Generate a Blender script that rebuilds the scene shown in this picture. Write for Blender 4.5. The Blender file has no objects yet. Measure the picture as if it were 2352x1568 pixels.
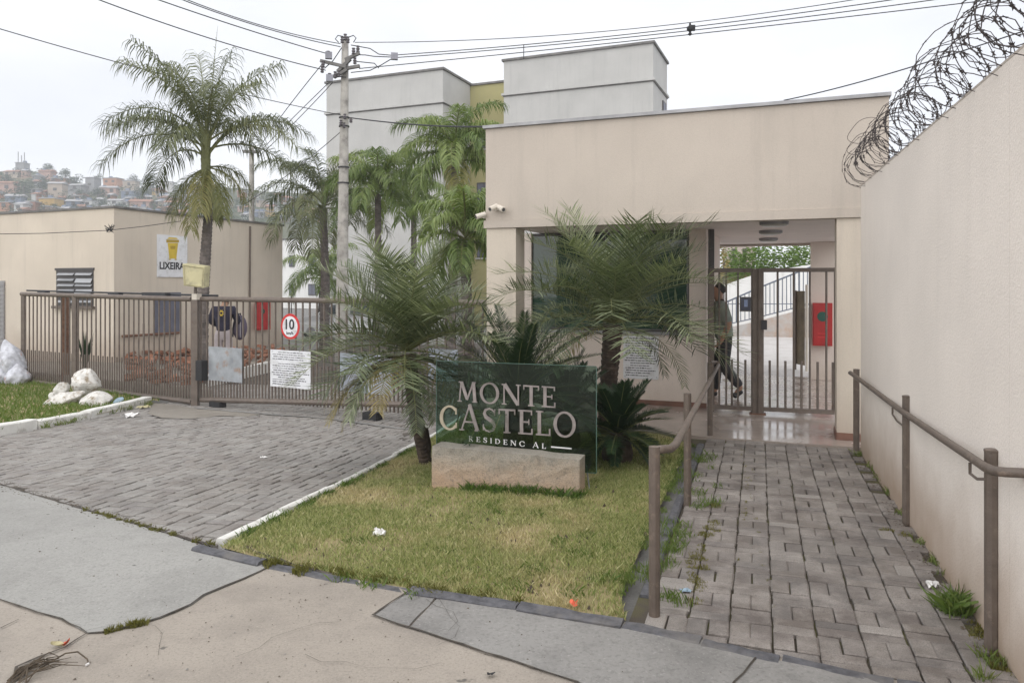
import bpy, bmesh, math, random
import numpy as np
from mathutils import Vector, Matrix

R = math.radians
rnd = random.Random(7)
sc = bpy.context.scene
C = sc.collection

# ------------------------------------------------------------------ camera, sky, sun, exposure
FPX, CX, CY, EYE = 1700.0, 1176.0, 655.0, 1.65       # focal length in px of a 2352 px wide frame, principal point, eye height
cam_d = bpy.data.cameras.new('camera')
cam = bpy.data.objects.new('camera', cam_d); C.objects.link(cam)
cam.location = (0, 0, EYE); cam.rotation_euler = (R(90), 0, 0)
cam_d.sensor_width = 36; cam_d.lens = 36 * FPX / 2352
cam_d.shift_y = -(784 - CY) / 2352
cam_d.clip_start = 0.05; cam_d.clip_end = 3000
sc.camera = cam

SUN_DIR = Vector((-0.17, -0.62, 0.76)).normalized()
w = bpy.data.worlds.new('World'); sc.world = w; w.use_nodes = True
nt = w.node_tree; nt.nodes.clear()
def wn(t, **k):
    n = nt.nodes.new(t)
    for a, b in k.items(): setattr(n, a, b)
    return n
out = wn('ShaderNodeOutputWorld'); bg = wn('ShaderNodeBackground'); bg.inputs['Strength'].default_value = 0.06
sky = wn('ShaderNodeTexSky', sky_type='NISHITA', sun_disc=False)
sky.sun_elevation = math.asin(SUN_DIR.z); sky.sun_rotation = math.atan2(SUN_DIR.x, SUN_DIR.y)
tc = wn('ShaderNodeTexCoord')
mp = wn('ShaderNodeMapping'); mp.inputs['Scale'].default_value = (1, 1, 2.4)
nz = wn('ShaderNodeTexNoise'); nz.inputs['Scale'].default_value = 2.6; nz.inputs['Detail'].default_value = 6; nz.inputs['Roughness'].default_value = 0.5
cr = wn('ShaderNodeValToRGB')
cr.color_ramp.elements[0].position = 0.30; cr.color_ramp.elements[0].color = (6.5, 6.65, 7.15, 1)
cr.color_ramp.elements[1].position = 0.62; cr.color_ramp.elements[1].color = (8.2, 8.25, 8.4, 1)
mx = wn('ShaderNodeMixRGB'); mx.inputs['Fac'].default_value = 0.93
nt.links.new(tc.outputs['Generated'], mp.inputs['Vector']); nt.links.new(mp.outputs['Vector'], nz.inputs['Vector'])
nt.links.new(nz.outputs['Fac'], cr.inputs['Fac']); nt.links.new(sky.outputs['Color'], mx.inputs['Color1'])
nt.links.new(cr.outputs['Color'], mx.inputs['Color2']); nt.links.new(mx.outputs['Color'], bg.inputs['Color'])
nt.links.new(bg.outputs['Background'], out.inputs['Surface'])

sun_d = bpy.data.lights.new('sun', 'SUN'); sun_d.energy = 1.15; sun_d.angle = R(115); sun_d.color = (1, 0.96, 0.9)
sun = bpy.data.objects.new('sun', sun_d); C.objects.link(sun)
sun.rotation_euler = (-SUN_DIR).to_track_quat('-Z', 'Y').to_euler(); sun.location = (-6, -6, 14)

sc.view_settings.view_transform = 'Standard'; sc.view_settings.look = 'None'
sc.view_settings.exposure = 1.25; sc.view_settings.gamma = 1; sc.view_settings.use_curve_mapping = False
sc.cycles.max_bounces = 10; sc.cycles.diffuse_bounces = 8; sc.cycles.transparent_max_bounces = 16; sc.cycles.volume_bounces = 1

# ------------------------------------------------------------------ measuring helpers
def sstep(a, b, x):
    t = min(1, max(0, (x - a) / (b - a))); return t * t * (3 - 2 * t)
def h(X, Y):
    """height of the ground: the driveway falls away towards its gate"""
    return -0.052 * min(8.2, max(0, Y - 4.7)) * (1 - sstep(-1.6, 0.3, X))
def P(px, py, d):
    return Vector(((px - CX) / FPX * d, d, EYE + (CY - py) / FPX * d))
def G(px, py, off=0.0):
    a, b = 0.8, 120.0
    for _ in range(60):
        m = (a + b) / 2; p = P(px, py, m)
        if p.z > h(p.x, p.y) + off: a = m
        else: b = m
    return P(px, py, (a + b) / 2)
def gp(x, y, off=0.0): return Vector((x, y, h(x, y) + off))
def plane_pt(px, py, O, D):
    """point of the upright plane through O along D (both xy) that a measured bearing and height belong to"""
    k = (px - CX) / FPX
    s = (k * O[1] - O[0]) / (D[0] - k * D[1])
    y = O[1] + s * D[1]
    return Vector((O[0] + s * D[0], y, EYE + (CY - py) / FPX * y))

# ------------------------------------------------------------------ mesh helpers
def frame(T, ref=Vector((0, 0, 1))):
    T = T.normalized()
    if abs(T.dot(ref)) > 0.97: ref = Vector((1, 0, 0))
    a = T.cross(ref).normalized(); return a, a.cross(T).normalized()
class MB:
    def __init__(s): s.v = []; s.f = []
    def add(s, vs, fs):
        n = len(s.v); s.v += [tuple(q) for q in vs]; s.f += [tuple(i + n for i in f) for f in fs]
    def obox(s, o, a, b, c):
        o, a, b, c = map(Vector, (o, a, b, c))
        if a.cross(b).dot(c) < 0: a, b = b, a
        s.add([o, o+a, o+a+b, o+b, o+c, o+a+c, o+a+b+c, o+b+c],
              [(0,3,2,1), (4,5,6,7), (0,1,5,4), (1,2,6,5), (2,3,7,6), (3,0,4,7)])
        return s
    def cbox(s, c, sx, sy, sz, rz=0.0):
        """box with its bottom centre at c"""
        a = Vector((math.cos(rz), math.sin(rz), 0)); b = Vector((-a.y, a.x, 0)); c = Vector(c)
        return s.obox(c - a*sx/2 - b*sy/2, a*sx, b*sy, Vector((0, 0, sz)))
    def tube(s, pts, r, n=6, cap=True, sq=False):
        pts = [Vector(p) for p in pts]; k = len(pts)
        rs = r if isinstance(r, (list, tuple)) else [r]*k
        vs = []; prev = None
        for i, p in enumerate(pts):
            T = (pts[min(i+1, k-1)] - pts[max(i-1, 0)])
            if T.length < 1e-9: T = Vector((0, 0, 1))
            T.normalize()
            if prev is None: a, b = frame(T)
            else:
                a = prev - T*prev.dot(T)
                a = a.normalized() if a.length > 1e-6 else frame(T)[0]
                b = a.cross(T).normalized() if False else T.cross(a).normalized()
            if prev is None: b = T.cross(a).normalized()
            prev = a
            o = math.pi/4 if sq else 0
            for j in range(n):
                t = 2*math.pi*j/n + o; vs.append(p + (a*math.cos(t) + b*math.sin(t))*rs[i])
        fs = [(i*n+j, i*n+(j+1) % n, (i+1)*n+(j+1) % n, (i+1)*n+j) for i in range(k-1) for j in range(n)]
        if cap: fs += [tuple(range(n))[::-1], tuple((k-1)*n+j for j in range(n))]
        s.add(vs, fs); return s
    def lathe(s, c, prof, n=12, axis=Vector((0, 0, 1))):
        c = Vector(c); a, b = frame(Vector(axis)); ax = Vector(axis).normalized(); vs = []
        for r, z in prof:
            for j in range(n):
                t = 2*math.pi*j/n; vs.append(c + ax*z + (a*math.cos(t) + b*math.sin(t))*r)
        k = len(prof)
        fs = [(i*n+j, i*n+(j+1) % n, (i+1)*n+(j+1) % n, (i+1)*n+j) for i in range(k-1) for j in range(n)]
        fs += [tuple(range(n))[::-1], tuple((k-1)*n+j for j in range(n))]
        s.add(vs, fs); return s
    def prism(s, pts, ext):
        pts = [Vector(p) for p in pts]; n = len(pts); ext = Vector(ext)
        s.add(pts + [p+ext for p in pts], [tuple(range(n))[::-1], tuple(range(n, 2*n))] + [(i, (i+1) % n, n+(i+1) % n, n+i) for i in range(n)])
        return s
    def mesh(s, name, mat, off=Vector((0, 0, 0)), smooth=False):
        me = bpy.data.meshes.new(name)
        me.from_pydata([(x-off[0], y-off[1], z-off[2]) for x, y, z in s.v], [], s.f)
        me.validate()
        bm = bmesh.new(); bm.from_mesh(me)
        bmesh.ops.recalc_face_normals(bm, faces=bm.faces); bm.to_mesh(me); bm.free()
        if mat: me.materials.append(mat)
        if smooth: me.polygons.foreach_set('use_smooth', [True]*len(me.polygons))
        me.update(); return me
    def build(s, name, mat, parent=None, loc=(0, 0, 0), smooth=False, **props):
        off = rootloc(parent) if parent else Vector(loc)
        o = bpy.data.objects.new(name, s.mesh(name, mat, off, smooth)); C.objects.link(o)
        if parent: o.parent = parent
        else: o.location = loc
        for k, v in props.items(): o[k] = v
        return o
def rootloc(o):
    while o.parent: o = o.parent
    return Vector(o.location)
def tag(o, label=None, cat=None, group=None, kind=None):
    if label: o['label'] = label
    if cat: o['category'] = cat
    if group: o['group'] = group
    if kind: o['kind'] = kind
    return o
def thing(name, label, cat, loc, group=None, kind=None):
    o = bpy.data.objects.new(name, None); C.objects.link(o); o.location = loc; o.empty_display_size = 0.2
    return tag(o, label, cat, group, kind)
def inst(name, me, parent, loc, rz=0.0, scale=None, **props):
    o = bpy.data.objects.new(name, me); C.objects.link(o)
    if parent: o.parent = parent; o.location = Vector(loc) - rootloc(parent)
    else: o.location = loc
    o.rotation_euler = (0, 0, rz)
    if scale: o.scale = scale
    for k, v in props.items(): o[k] = v
    return o
def inside(p, poly):
    x, y = p[0], p[1]; c = False; n = len(poly)
    for i in range(n):
        x1, y1 = poly[i][0], poly[i][1]; x2, y2 = poly[(i+1) % n][0], poly[(i+1) % n][1]
        if (y1 > y) != (y2 > y) and x < (x2-x1)*(y-y1)/(y2-y1)+x1: c = not c
    return c
def inside_np(x, y, poly):
    c = np.zeros(len(x), bool); n = len(poly)
    for i in range(n):
        x1, y1 = poly[i][0], poly[i][1]; x2, y2 = poly[(i+1) % n][0], poly[(i+1) % n][1]
        if y1 == y2: continue
        c ^= ((y1 > y) != (y2 > y)) & (x < (x2-x1)*(y-y1)/(y2-y1)+x1)
    return c
def sheet(name, poly, off, mat, parent=None, cell=0.5, hf=h, **props):
    """a ground sheet that follows the terrain, cut by a grid"""
    bm = bmesh.new()
    bm.faces.new([bm.verts.new((p[0], p[1], 0)) for p in poly])
    for ax in (0, 1):
        lo = min(p[ax] for p in poly); hi = max(p[ax] for p in poly); t = lo + cell
        while t < hi:
            no = (1, 0, 0) if ax == 0 else (0, 1, 0)
            co = (t, 0, 0) if ax == 0 else (0, t, 0)
            bmesh.ops.bisect_plane(bm, geom=bm.verts[:]+bm.edges[:]+bm.faces[:], plane_co=co, plane_no=no)
            t += cell
    for v in bm.verts: v.co.z = hf(v.co.x, v.co.y) + off
    bmesh.ops.recalc_face_normals(bm, faces=bm.faces)
    if sum(f.normal.z for f in bm.faces) < 0: bmesh.ops.reverse_faces(bm, faces=bm.faces)
    me = bpy.data.meshes.new(name); bm.to_mesh(me); bm.free(); me.materials.append(mat)
    o = bpy.data.objects.new(name, me); C.objects.link(o)
    if parent: o.parent = parent
    for k, v in props.items(): o[k] = v
    return o

# ------------------------------------------------------------------ materials
class NM:
    def __init__(s, name):
        s.m = bpy.data.materials.new(name); s.m.use_nodes = True; s.t = s.m.node_tree
        s.b = s.t.nodes['Principled BSDF']; s.o = s.t.nodes['Material Output']
        s.geo = s.n('ShaderNodeNewGeometry')
    def n(s, t, **k):
        x = s.t.nodes.new(t)
        for a, b in k.items():
            if a in x.inputs: x.inputs[a].default_value = b
            else: setattr(x, a, b)
        return x
    def l(s, a, b): s.t.links.new(a, b)
    def noise(s, scale, detail=4, rough=0.55, stretch=None, shift=0):
        n = s.n('ShaderNodeTexNoise', Scale=scale, Detail=detail, Roughness=rough)
        v = s.geo.outputs['Position']
        mp = s.n('ShaderNodeMapping'); mp.inputs['Location'].default_value = (shift, shift*1.7, shift*0.6)
        if stretch: mp.inputs['Scale'].default_value = stretch
        s.l(v, mp.inputs['Vector']); s.l(mp.outputs['Vector'], n.inputs['Vector'])
        return n.outputs['Fac']
    def ramp(s, fac, stops):
        r = s.n('ShaderNodeValToRGB'); e = r.color_ramp.elements
        while len(e) < len(stops): e.new(0.5)
        for i, (p, c) in enumerate(stops):
            e[i].position = p; e[i].color = (c[0], c[1], c[2], 1) if not isinstance(c, float) else (c, c, c, 1)
        s.l(fac, r.inputs['Fac']); return r.outputs['Color']
    def mix(s, fac, a, b, mode='MIX'):
        m = s.n('ShaderNodeMixRGB', blend_type=mode)
        for i, x in (('Fac', fac), ('Color1', a), ('Color2', b)):
            if hasattr(x, 'is_linked') or hasattr(x, 'links'): s.l(x, m.inputs[i])
            elif i == 'Fac': m.inputs[i].default_value = x
            else: m.inputs[i].default_value = (x[0], x[1], x[2], 1)
        return m.outputs['Color']
    def bump(s, fac, strength, dist=0.01):
        b = s.n('ShaderNodeBump', Strength=strength, Distance=dist); s.l(fac, b.inputs['Height']); s.l(b.outputs['Normal'], s.b.inputs['Normal'])
    def base(s, c):
        if hasattr(c, 'links'): s.l(c, s.b.inputs['Base Color'])
        else: s.b.inputs['Base Color'].default_value = (c[0], c[1], c[2], 1)
    def rough(s, r):
        if hasattr(r, 'links'): s.l(r, s.b.inputs['Roughness'])
        else: s.b.inputs['Roughness'].default_value = r
def mul(c, k): return tuple(x*k for x in c)
def plain(name, c, rough=0.7, var=0.15, scale=6, metal=0.0, bump=0.0, bscale=60, dirt=None, dscale=2.5, dpos=(0.5, 0.72)):
    m = NM(name)
    col = m.ramp(m.noise(scale, 5), [(0.3, mul(c, 1-var)), (0.7, mul(c, 1+var))])
    if dirt: col = m.mix(m.ramp(m.noise(dscale, 6, 0.65, shift=9), [(dpos[0], 0.0), (dpos[1], 1.0)]), col, dirt)
    m.base(col); m.rough(rough); m.b.inputs['Metallic'].default_value = metal
    if bump: m.bump(m.noise(bscale, 3), bump, 0.01)
    return m.m
def stucco(name, c, streak=(0.30, 0.27, 0.24), amount=0.32, bump=0.35, bscale=90, low=None, warm=None):
    """painted render: fine grain, faint patches, rain streaks from above, splash dirt near the ground"""
    m = NM(name)
    col = m.ramp(m.noise(0.9, 5), [(0.3, mul(c, 0.92)), (0.7, mul(c, 1.05))])
    col = m.mix(m.ramp(m.noise(140, 2), [(0.36, 0.22), (0.55, 0.0)]), col, mul(c, 0.55))
    st = m.ramp(m.noise(3.0, 5, 0.65, (2.2, 2.2, 0.14), 3), [(0.52, 0.0), (0.8, amount)])
    col = m.mix(st, col, streak)
    if low:
        sep = m.n('ShaderNodeSeparateXYZ'); m.l(m.geo.outputs['Position'], sep.inputs[0])
        add = m.n('ShaderNodeMath', operation='MULTIPLY_ADD'); m.l(m.noise(2.3, 4), add.inputs[0]); add.inputs[1].default_value = -0.55
        m.l(sep.outputs['Z'], add.inputs[2])
        lo = m.ramp(add.outputs[0], [(0.0, 1.0), (1.0, 0.0)])
        mr = m.n('ShaderNodeMapRange'); mr.inputs['From Min'].default_value = low[1]-0.28; mr.inputs['From Max'].default_value = low[1]+low[2]
        mr.inputs['To Min'].default_value = low[3]; mr.inputs['To Max'].default_value = 0
        m.l(add.outputs[0], mr.inputs['Value'])
        col = m.mix(mr.outputs['Result'], col, low[0])
    m.base(col); m.rough(0.9); m.bump(m.noise(bscale, 3, 0.7), bump, 0.006)
    return m.m
def leafmat(name, cols, tip=None, trans=0.22, rough=0.5):
    m = NM(name)
    oi = m.n('ShaderNodeObjectInfo')
    add = m.n('ShaderNodeMath', operation='ADD'); m.l(oi.outputs['Random'], add.inputs[0])
    isl = m.n('ShaderNodeMath', operation='MULTIPLY'); m.l(m.geo.outputs['Random Per Island'], isl.inputs[0]); isl.inputs[1].default_value = 0.9
    m.l(isl.outputs[0], add.inputs[1])
    hf = m.n('ShaderNodeMath', operation='MULTIPLY'); m.l(add.outputs[0], hf.inputs[0]); hf.inputs[1].default_value = 0.53
    k = len(cols); col = m.ramp(hf.outputs[0], [(i/(k-1), c) for i, c in enumerate(cols)])
    m.base(col); m.rough(rough); m.b.inputs['Specular IOR Level'].default_value = 0.4
    tr = m.n('ShaderNodeBsdfTranslucent'); tl = m.mix(1.0, col, (1.2, 1.3, 0.7), 'MULTIPLY'); m.l(tl, tr.inputs['Color'])
    ms = m.n('ShaderNodeMixShader'); ms.inputs[0].default_value = trans
    m.l(m.b.outputs[0], ms.inputs[1]); m.l(tr.outputs[0], ms.inputs[2]); m.l(ms.outputs[0], m.o.inputs['Surface'])
    return m.m
def pavermat(name, cols, worn):
    m = NM(name)
    oi = m.n('ShaderNodeObjectInfo'); add = m.n('ShaderNodeMath', operation='ADD')
    m.l(oi.outputs['Random'], add.inputs[0]); m.l(m.geo.outputs['Random Per Island'], add.inputs[1])
    fr = m.n('ShaderNodeMath', operation='FRACT'); m.l(add.outputs[0], fr.inputs[0])
    k = len(cols); col = m.ramp(fr.outputs[0], [(i/(k-1), c) for i, c in enumerate(cols)])
    col = m.mix(m.ramp(m.noise(3.2, 6, 0.7), [(0.42, 0.0), (0.66, 0.8)]), col, worn)
    col = m.mix(m.ramp(m.noise(1.1, 4, 0.6, shift=4), [(0.5, 0.0), (0.75, 0.5)]), col, mul(worn, 0.45))
    col = m.mix(m.ramp(m.noise(170, 2), [(0.35, 0.4), (0.55, 0.0)]), col, (0.05, 0.047, 0.045))
    m.base(col); m.rough(m.ramp(m.noise(2.0, 3), [(0.35, 0.5), (0.6, 0.85)])); m.bump(m.noise(95, 4, 0.7), 0.5, 0.006)
    return m.m

def plinthmat():
    m = NM('rough_cast_concrete')
    col = m.ramp(m.noise(2.2, 6, 0.65), [(0.3, (0.30, 0.27, 0.225)), (0.7, (0.42, 0.385, 0.33))])
    sep = m.n('ShaderNodeSeparateXYZ'); m.l(m.geo.outputs['Position'], sep.inputs[0])
    ad = m.n('ShaderNodeMath', operation='MULTIPLY_ADD'); m.l(m.noise(5, 5, 0.7, shift=3), ad.inputs[0]); ad.inputs[1].default_value = -0.34; m.l(sep.outputs['Z'], ad.inputs[2])
    mr = m.n('ShaderNodeMapRange'); mr.inputs['From Min'].default_value = -0.16; mr.inputs['From Max'].default_value = 0.12; mr.inputs['To Min'].default_value = 0.8; mr.inputs['To Max'].default_value = 0.0; m.l(ad.outputs[0], mr.inputs['Value'])
    col = m.mix(mr.outputs['Result'], col, (0.44, 0.29, 0.185))
    mr2 = m.n('ShaderNodeMapRange'); mr2.inputs['From Min'].default_value = 0.02; mr2.inputs['From Max'].default_value = 0.2; mr2.inputs['To Min'].default_value = 0.0; mr2.inputs['To Max'].default_value = 0.55; m.l(ad.outputs[0], mr2.inputs['Value'])
    col = m.mix(mr2.outputs['Result'], col, (0.20, 0.19, 0.17))
    col = m.mix(m.ramp(m.noise(26, 5, 0.75, shift=6), [(0.52, 0.0), (0.68, 0.55)]), col, (0.14, 0.125, 0.11))
    col = m.mix(m.ramp(m.noise(90, 3, 0.7), [(0.38, 0.45), (0.5, 0.0)]), col, (0.12, 0.11, 0.10))
    m.base(col); m.rough(0.92); m.bump(m.noise(45, 5, 0.75), 0.7, 0.01); return m.m
M = {}
BEIGE = (0.51, 0.452, 0.395)
M['facade'] = stucco('facade_render', BEIGE, low=((0.30, 0.22, 0.16), 0.0, 0.15, 0.35))
M['porch'] = stucco('porch_wall_shade_lift', (0.74, 0.655, 0.59), amount=0.1, low=((0.30, 0.22, 0.16), 0.0, 0.12, 0.3))  # gatehouse paint lightened for the inner walls, brightening put into the colour against shade
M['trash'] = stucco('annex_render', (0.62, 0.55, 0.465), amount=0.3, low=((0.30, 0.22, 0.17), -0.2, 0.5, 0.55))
M['wall'] = stucco('boundary_wall_render', (0.84, 0.77, 0.705), amount=0.07, bump=0.6, bscale=70, low=((0.34, 0.24, 0.165), 0.02, 0.34, 0.85))
M['white'] = stucco('white_block_render', (0.48, 0.477, 0.465), streak=(0.33, 0.33, 0.33), amount=0.45)
M['white2'] = stucco('far_block_render', (0.76, 0.76, 0.75), amount=0.3)
M['yellow'] = stucco('ochre_render', (0.38, 0.35, 0.17), amount=0.3)
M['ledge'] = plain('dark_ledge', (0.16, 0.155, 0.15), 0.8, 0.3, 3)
M['flash'] = plain('zinc_flashing', (0.30, 0.30, 0.31), 0.5, 0.25, 4, 0.4)
M['ceiling'] = plain('soffit_paint', (0.80, 0.73, 0.69), 0.8, 0.06, 2)
M['metal'] = plain('brown_painted_steel', (0.135, 0.108, 0.09), 0.5, 0.18, 9, dirt=(0.085, 0.05, 0.035), dscale=7, dpos=(0.58, 0.75), bump=0.15, bscale=50)
M['rail'] = plain('worn_brown_handrail', (0.125, 0.098, 0.08), 0.5, 0.2, 12, dirt=(0.22, 0.17, 0.135), dscale=22, dpos=(0.56, 0.72), bump=0.3, bscale=60)
M['rust'] = plain('rusty_steel', (0.15, 0.075, 0.045), 0.8, 0.35, 14, bump=0.4)
M['darkmetal'] = plain('dark_steel', (0.03, 0.03, 0.035), 0.5, 0.3, 9)
M['galv'] = plain('galvanised_sheet', (0.36, 0.38, 0.41), 0.45, 0.25, 5, 0.35, dirt=(0.34, 0.22, 0.15), dscale=4.5, dpos=(0.56, 0.72))
M['galv2'] = plain('grey_painted_sheet', (0.33, 0.36, 0.42), 0.5, 0.15, 4, 0.2, dirt=(0.22, 0.22, 0.22), dscale=4)
M['signwhite'] = plain('white_sign_sheet', (0.72, 0.73, 0.76), 0.5, 0.05, 5, dirt=(0.5, 0.5, 0.5), dscale=6)
M['ink'] = plain('black_print', (0.02, 0.02, 0.025), 0.6, 0.1)
M['ink2'] = plain('grey_print', (0.06, 0.06, 0.07), 0.6, 0.1)
M['red'] = plain('red_sign_paint', (0.55, 0.03, 0.03), 0.45, 0.1)
M['redbox'] = plain('red_enamel', (0.42, 0.015, 0.015), 0.35, 0.12)
M['greenlens'] = plain('green_glass_disc', (0.02, 0.08, 0.06), 0.2, 0.2)
M['binyellow'] = plain('yellow_print', (0.62, 0.45, 0.05), 0.5, 0.12)
M['binshade'] = plain('dark_yellow_print', (0.42, 0.29, 0.03), 0.5, 0.1)
M['whitepaint'] = plain('white_kerb_paint', (0.68, 0.67, 0.64), 0.8, 0.1, 5, dirt=(0.22, 0.19, 0.15), dscale=5, dpos=(0.55, 0.75), bump=0.4, bscale=30)
M['stone'] = plain('whitewashed_stone', (0.62, 0.605, 0.58), 0.9, 0.2, 9, dirt=(0.27, 0.22, 0.16), dscale=11, dpos=(0.5, 0.64), bump=0.9, bscale=28)
M['granite'] = plain('dark_granite', (0.085, 0.085, 0.095), 0.75, 0.35, 25, bump=0.5, bscale=50, dirt=(0.16, 0.15, 0.14), dscale=3)
M['pole'] = plain('weathered_concrete_pole', (0.42, 0.40, 0.37), 0.9, 0.2, 4, bump=0.4, bscale=30, dirt=(0.16, 0.15, 0.14), dscale=3.5, dpos=(0.5, 0.75))
M['cable'] = plain('black_cable', (0.025, 0.025, 0.03), 0.7, 0.1)
M['ceramic'] = plain('grey_insulator', (0.11, 0.10, 0.11), 0.4, 0.2)
M['tin'] = plain('grey_junction_box', (0.25, 0.25, 0.29), 0.5, 0.15)
M['trunk'] = plain('palm_trunk_bark', (0.145, 0.125, 0.115), 0.95, 0.4, 8, bump=0.9, bscale=25)
M['trunk2'] = plain('fibrous_palm_bark', (0.075, 0.055, 0.042), 0.95, 0.5, 14, bump=1.0, bscale=35)
M['concrete_base'] = plinthmat()
M['letters'] = plain('brushed_steel_letters', (0.30, 0.265, 0.26), 0.42, 0.25, 14, 0.4)
M['letters2'] = plain('cream_letter', (0.50, 0.44, 0.34), 0.4, 0.15, 9, 0.2)
M['letters3'] = plain('white_letters', (0.70, 0.70, 0.70), 0.4, 0.1)
M['terracotta'] = plain('terracotta_skirting', (0.17, 0.085, 0.06), 0.6, 0.25, 6)
M['brick'] = plain('broken_terracotta_brick', (0.25, 0.115, 0.07), 0.9, 0.45, 5, bump=0.5, dirt=(0.15, 0.10, 0.075), dscale=6)
M['bagwhite'] = plain('white_plastic_sacks', (0.50, 0.51, 0.56), 0.3, 0.3, 11, dirt=(0.42, 0.20, 0.14), dscale=3.5, dpos=(0.6, 0.68), bump=1.0, bscale=16)
M['blueplastic'] = plain('blue_grey_plastic', (0.25, 0.34, 0.42), 0.5, 0.2)
M['cctv'] = plain('cream_camera_plastic', (0.60, 0.55, 0.48), 0.5, 0.08)
M['lamp'] = plain('cream_floodlight_back', (0.45, 0.41, 0.24), 0.55, 0.1, 4, dirt=(0.25, 0.23, 0.15), dscale=7)
M['lampglass'] = plain('frosted_lamp_glass', (0.42, 0.42, 0.39), 0.3, 0.1)
M['shutter'] = plain('steel_shutter', (0.30, 0.29, 0.29), 0.5, 0.1, 4, 0.3)
M['winframe'] = plain('dark_window_frame', (0.07, 0.065, 0.065), 0.5, 0.1)
M['panelgrey'] = plain('blue_grey_panel', (0.11, 0.115, 0.155), 0.5, 0.2, 3)
M['louvre'] = plain('louvre_glass', (0.33, 0.34, 0.36), 0.2, 0.15, 2)
M['skin'] = plain('skin', (0.30, 0.17, 0.11), 0.6, 0.08)
M['hair'] = plain('dark_hair', (0.018, 0.014, 0.012), 0.6, 0.3, 30)
M['navy'] = plain('navy_jacket_cloth', (0.018, 0.016, 0.035), 0.85, 0.25, 9, bump=0.5, bscale=12)
M['khaki'] = plain('pale_trouser_cloth', (0.42, 0.37, 0.38), 0.9, 0.15, 7, bump=0.5, bscale=12)
M['shirtgreen'] = plain('grey_green_shirt_cloth', (0.22, 0.25, 0.22), 0.9, 0.15, 7, bump=0.5, bscale=12)
M['blackcloth'] = plain('black_trouser_cloth', (0.025, 0.025, 0.028), 0.85, 0.2, 7, bump=0.5, bscale=12)
M['shoe'] = plain('black_shoe', (0.02, 0.02, 0.02), 0.5, 0.1)
M['emblem'] = plain('yellow_emblem_print', (0.62, 0.45, 0.05), 0.6, 0.1)
M['baggrey'] = plain('grey_reflective_strip', (0.35, 0.34, 0.37), 0.5, 0.15)
M['purple'] = plain('purple_bag_cloth', (0.10, 0.08, 0.12), 0.8, 0.2)
M['screen'] = plain('dark_blue_screen', (0.012, 0.016, 0.045), 0.15, 0.1)
M['glintpaint'] = plain('painted_screen_glint', (0.18, 0.24, 0.42), 0.2, 0.2)
M['carwhite'] = plain('white_car_paint', (0.66, 0.67, 0.69), 0.25, 0.03)
M['carglass'] = plain('car_glass', (0.04, 0.055, 0.065), 0.08, 0.1)
M['tyre'] = plain('tyre_rubber', (0.025, 0.025, 0.025), 0.85, 0.15)
M['rim'] = plain('alloy_rim', (0.35, 0.35, 0.37), 0.35, 0.1, 9, 0.5)
M['woodgate'] = plain('brown_wood_gate', (0.17, 0.135, 0.085), 0.7, 0.25, 6)
M['bluerail'] = plain('grey_blue_railing_paint', (0.11, 0.13, 0.17), 0.5, 0.15)
M['palewall'] = plain('pale_ramp_wall', (0.40, 0.385, 0.375), 0.9, 0.15, 2, dirt=(0.40, 0.29, 0.22), dscale=1.3, dpos=(0.45, 0.65))
M['pinkhouse'] = plain('pinkish_render', (0.55, 0.47, 0.43), 0.9, 0.2, 1.5)
M['rubbish'] = plain('white_litter', (0.70, 0.69, 0.68), 0.6, 0.2, 30)
M['redleaf'] = plain('red_orange_petal', (0.55, 0.10, 0.05), 0.6, 0.5, 40)
M['twig'] = plain('dry_twig', (0.085, 0.065, 0.045), 0.9, 0.4, 40)
M['razor'] = plain('weathered_razor_wire', (0.065, 0.055, 0.055), 0.55, 0.3, 9, 0.4)
M['plug'] = plain('dark_rubber', (0.02, 0.02, 0.022), 0.8, 0.2)

def concrete(name, c1, c2, stain, grain, spots):
    m = NM(name)
    col = m.ramp(m.noise(0.55, 6, 0.6), [(0.3, c1), (0.7, c2)])
    col = m.mix(m.ramp(m.noise(1.7, 7, 0.68, shift=2), [(0.46, 0.0), (0.70, 0.75)]), col, stain)
    col = m.mix(m.ramp(m.noise(7, 5, 0.7, shift=5), [(0.55, 0.0), (0.8, 0.45)]), col, mul(stain, 0.7))
    col = m.mix(m.ramp(m.noise(grain, 3, 0.7), [(0.34, 0.4), (0.50, 0.0)]), col, mul(c1, 0.5))
    col = m.mix(m.ramp(m.noise(grain*1.4, 2, 0.6, shift=8), [(0.6, 0.0), (0.75, 0.4)]), col, mul(c2, 1.5))
    col = m.mix(m.ramp(m.noise(11, 2, 0.4, shift=12), [(spots, 0.0), (spots+0.03, 0.75)]), col, (0.07, 0.065, 0.06))
    m.base(col); m.rough(0.85)
    m.bump(m.noise(grain, 4, 0.75), 0.5, 0.005); return m.m
M['sidewalk'] = concrete('buff_concrete', (0.295, 0.262, 0.225), (0.36, 0.32, 0.276), (0.225, 0.20, 0.175), 75, 0.77)
M['slab'] = concrete('grey_green_concrete', (0.275, 0.27, 0.255), (0.33, 0.325, 0.308), (0.225, 0.22, 0.208), 60, 0.76)
M['strip'] = concrete('coarse_grey_concrete', (0.215, 0.208, 0.198), (0.290, 0.282, 0.270), (0.145, 0.140, 0.135), 50, 0.78)
M['strip2'] = concrete('dark_grey_concrete', (0.20, 0.195, 0.185), (0.27, 0.26, 0.25), (0.15, 0.145, 0.14), 50, 0.78)
M['crack'] = plain('dirt_in_joint', (0.065, 0.055, 0.045), 0.95, 0.5, 20)
M['asphalt'] = concrete('old_grey_asphalt', (0.16, 0.155, 0.15), (0.22, 0.215, 0.205), (0.12, 0.115, 0.11), 60, 0.8)
M['gravelly'] = concrete('gravelly_mortar', (0.21, 0.19, 0.165), (0.28, 0.255, 0.22), (0.15, 0.13, 0.11), 45, 0.75)
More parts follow.
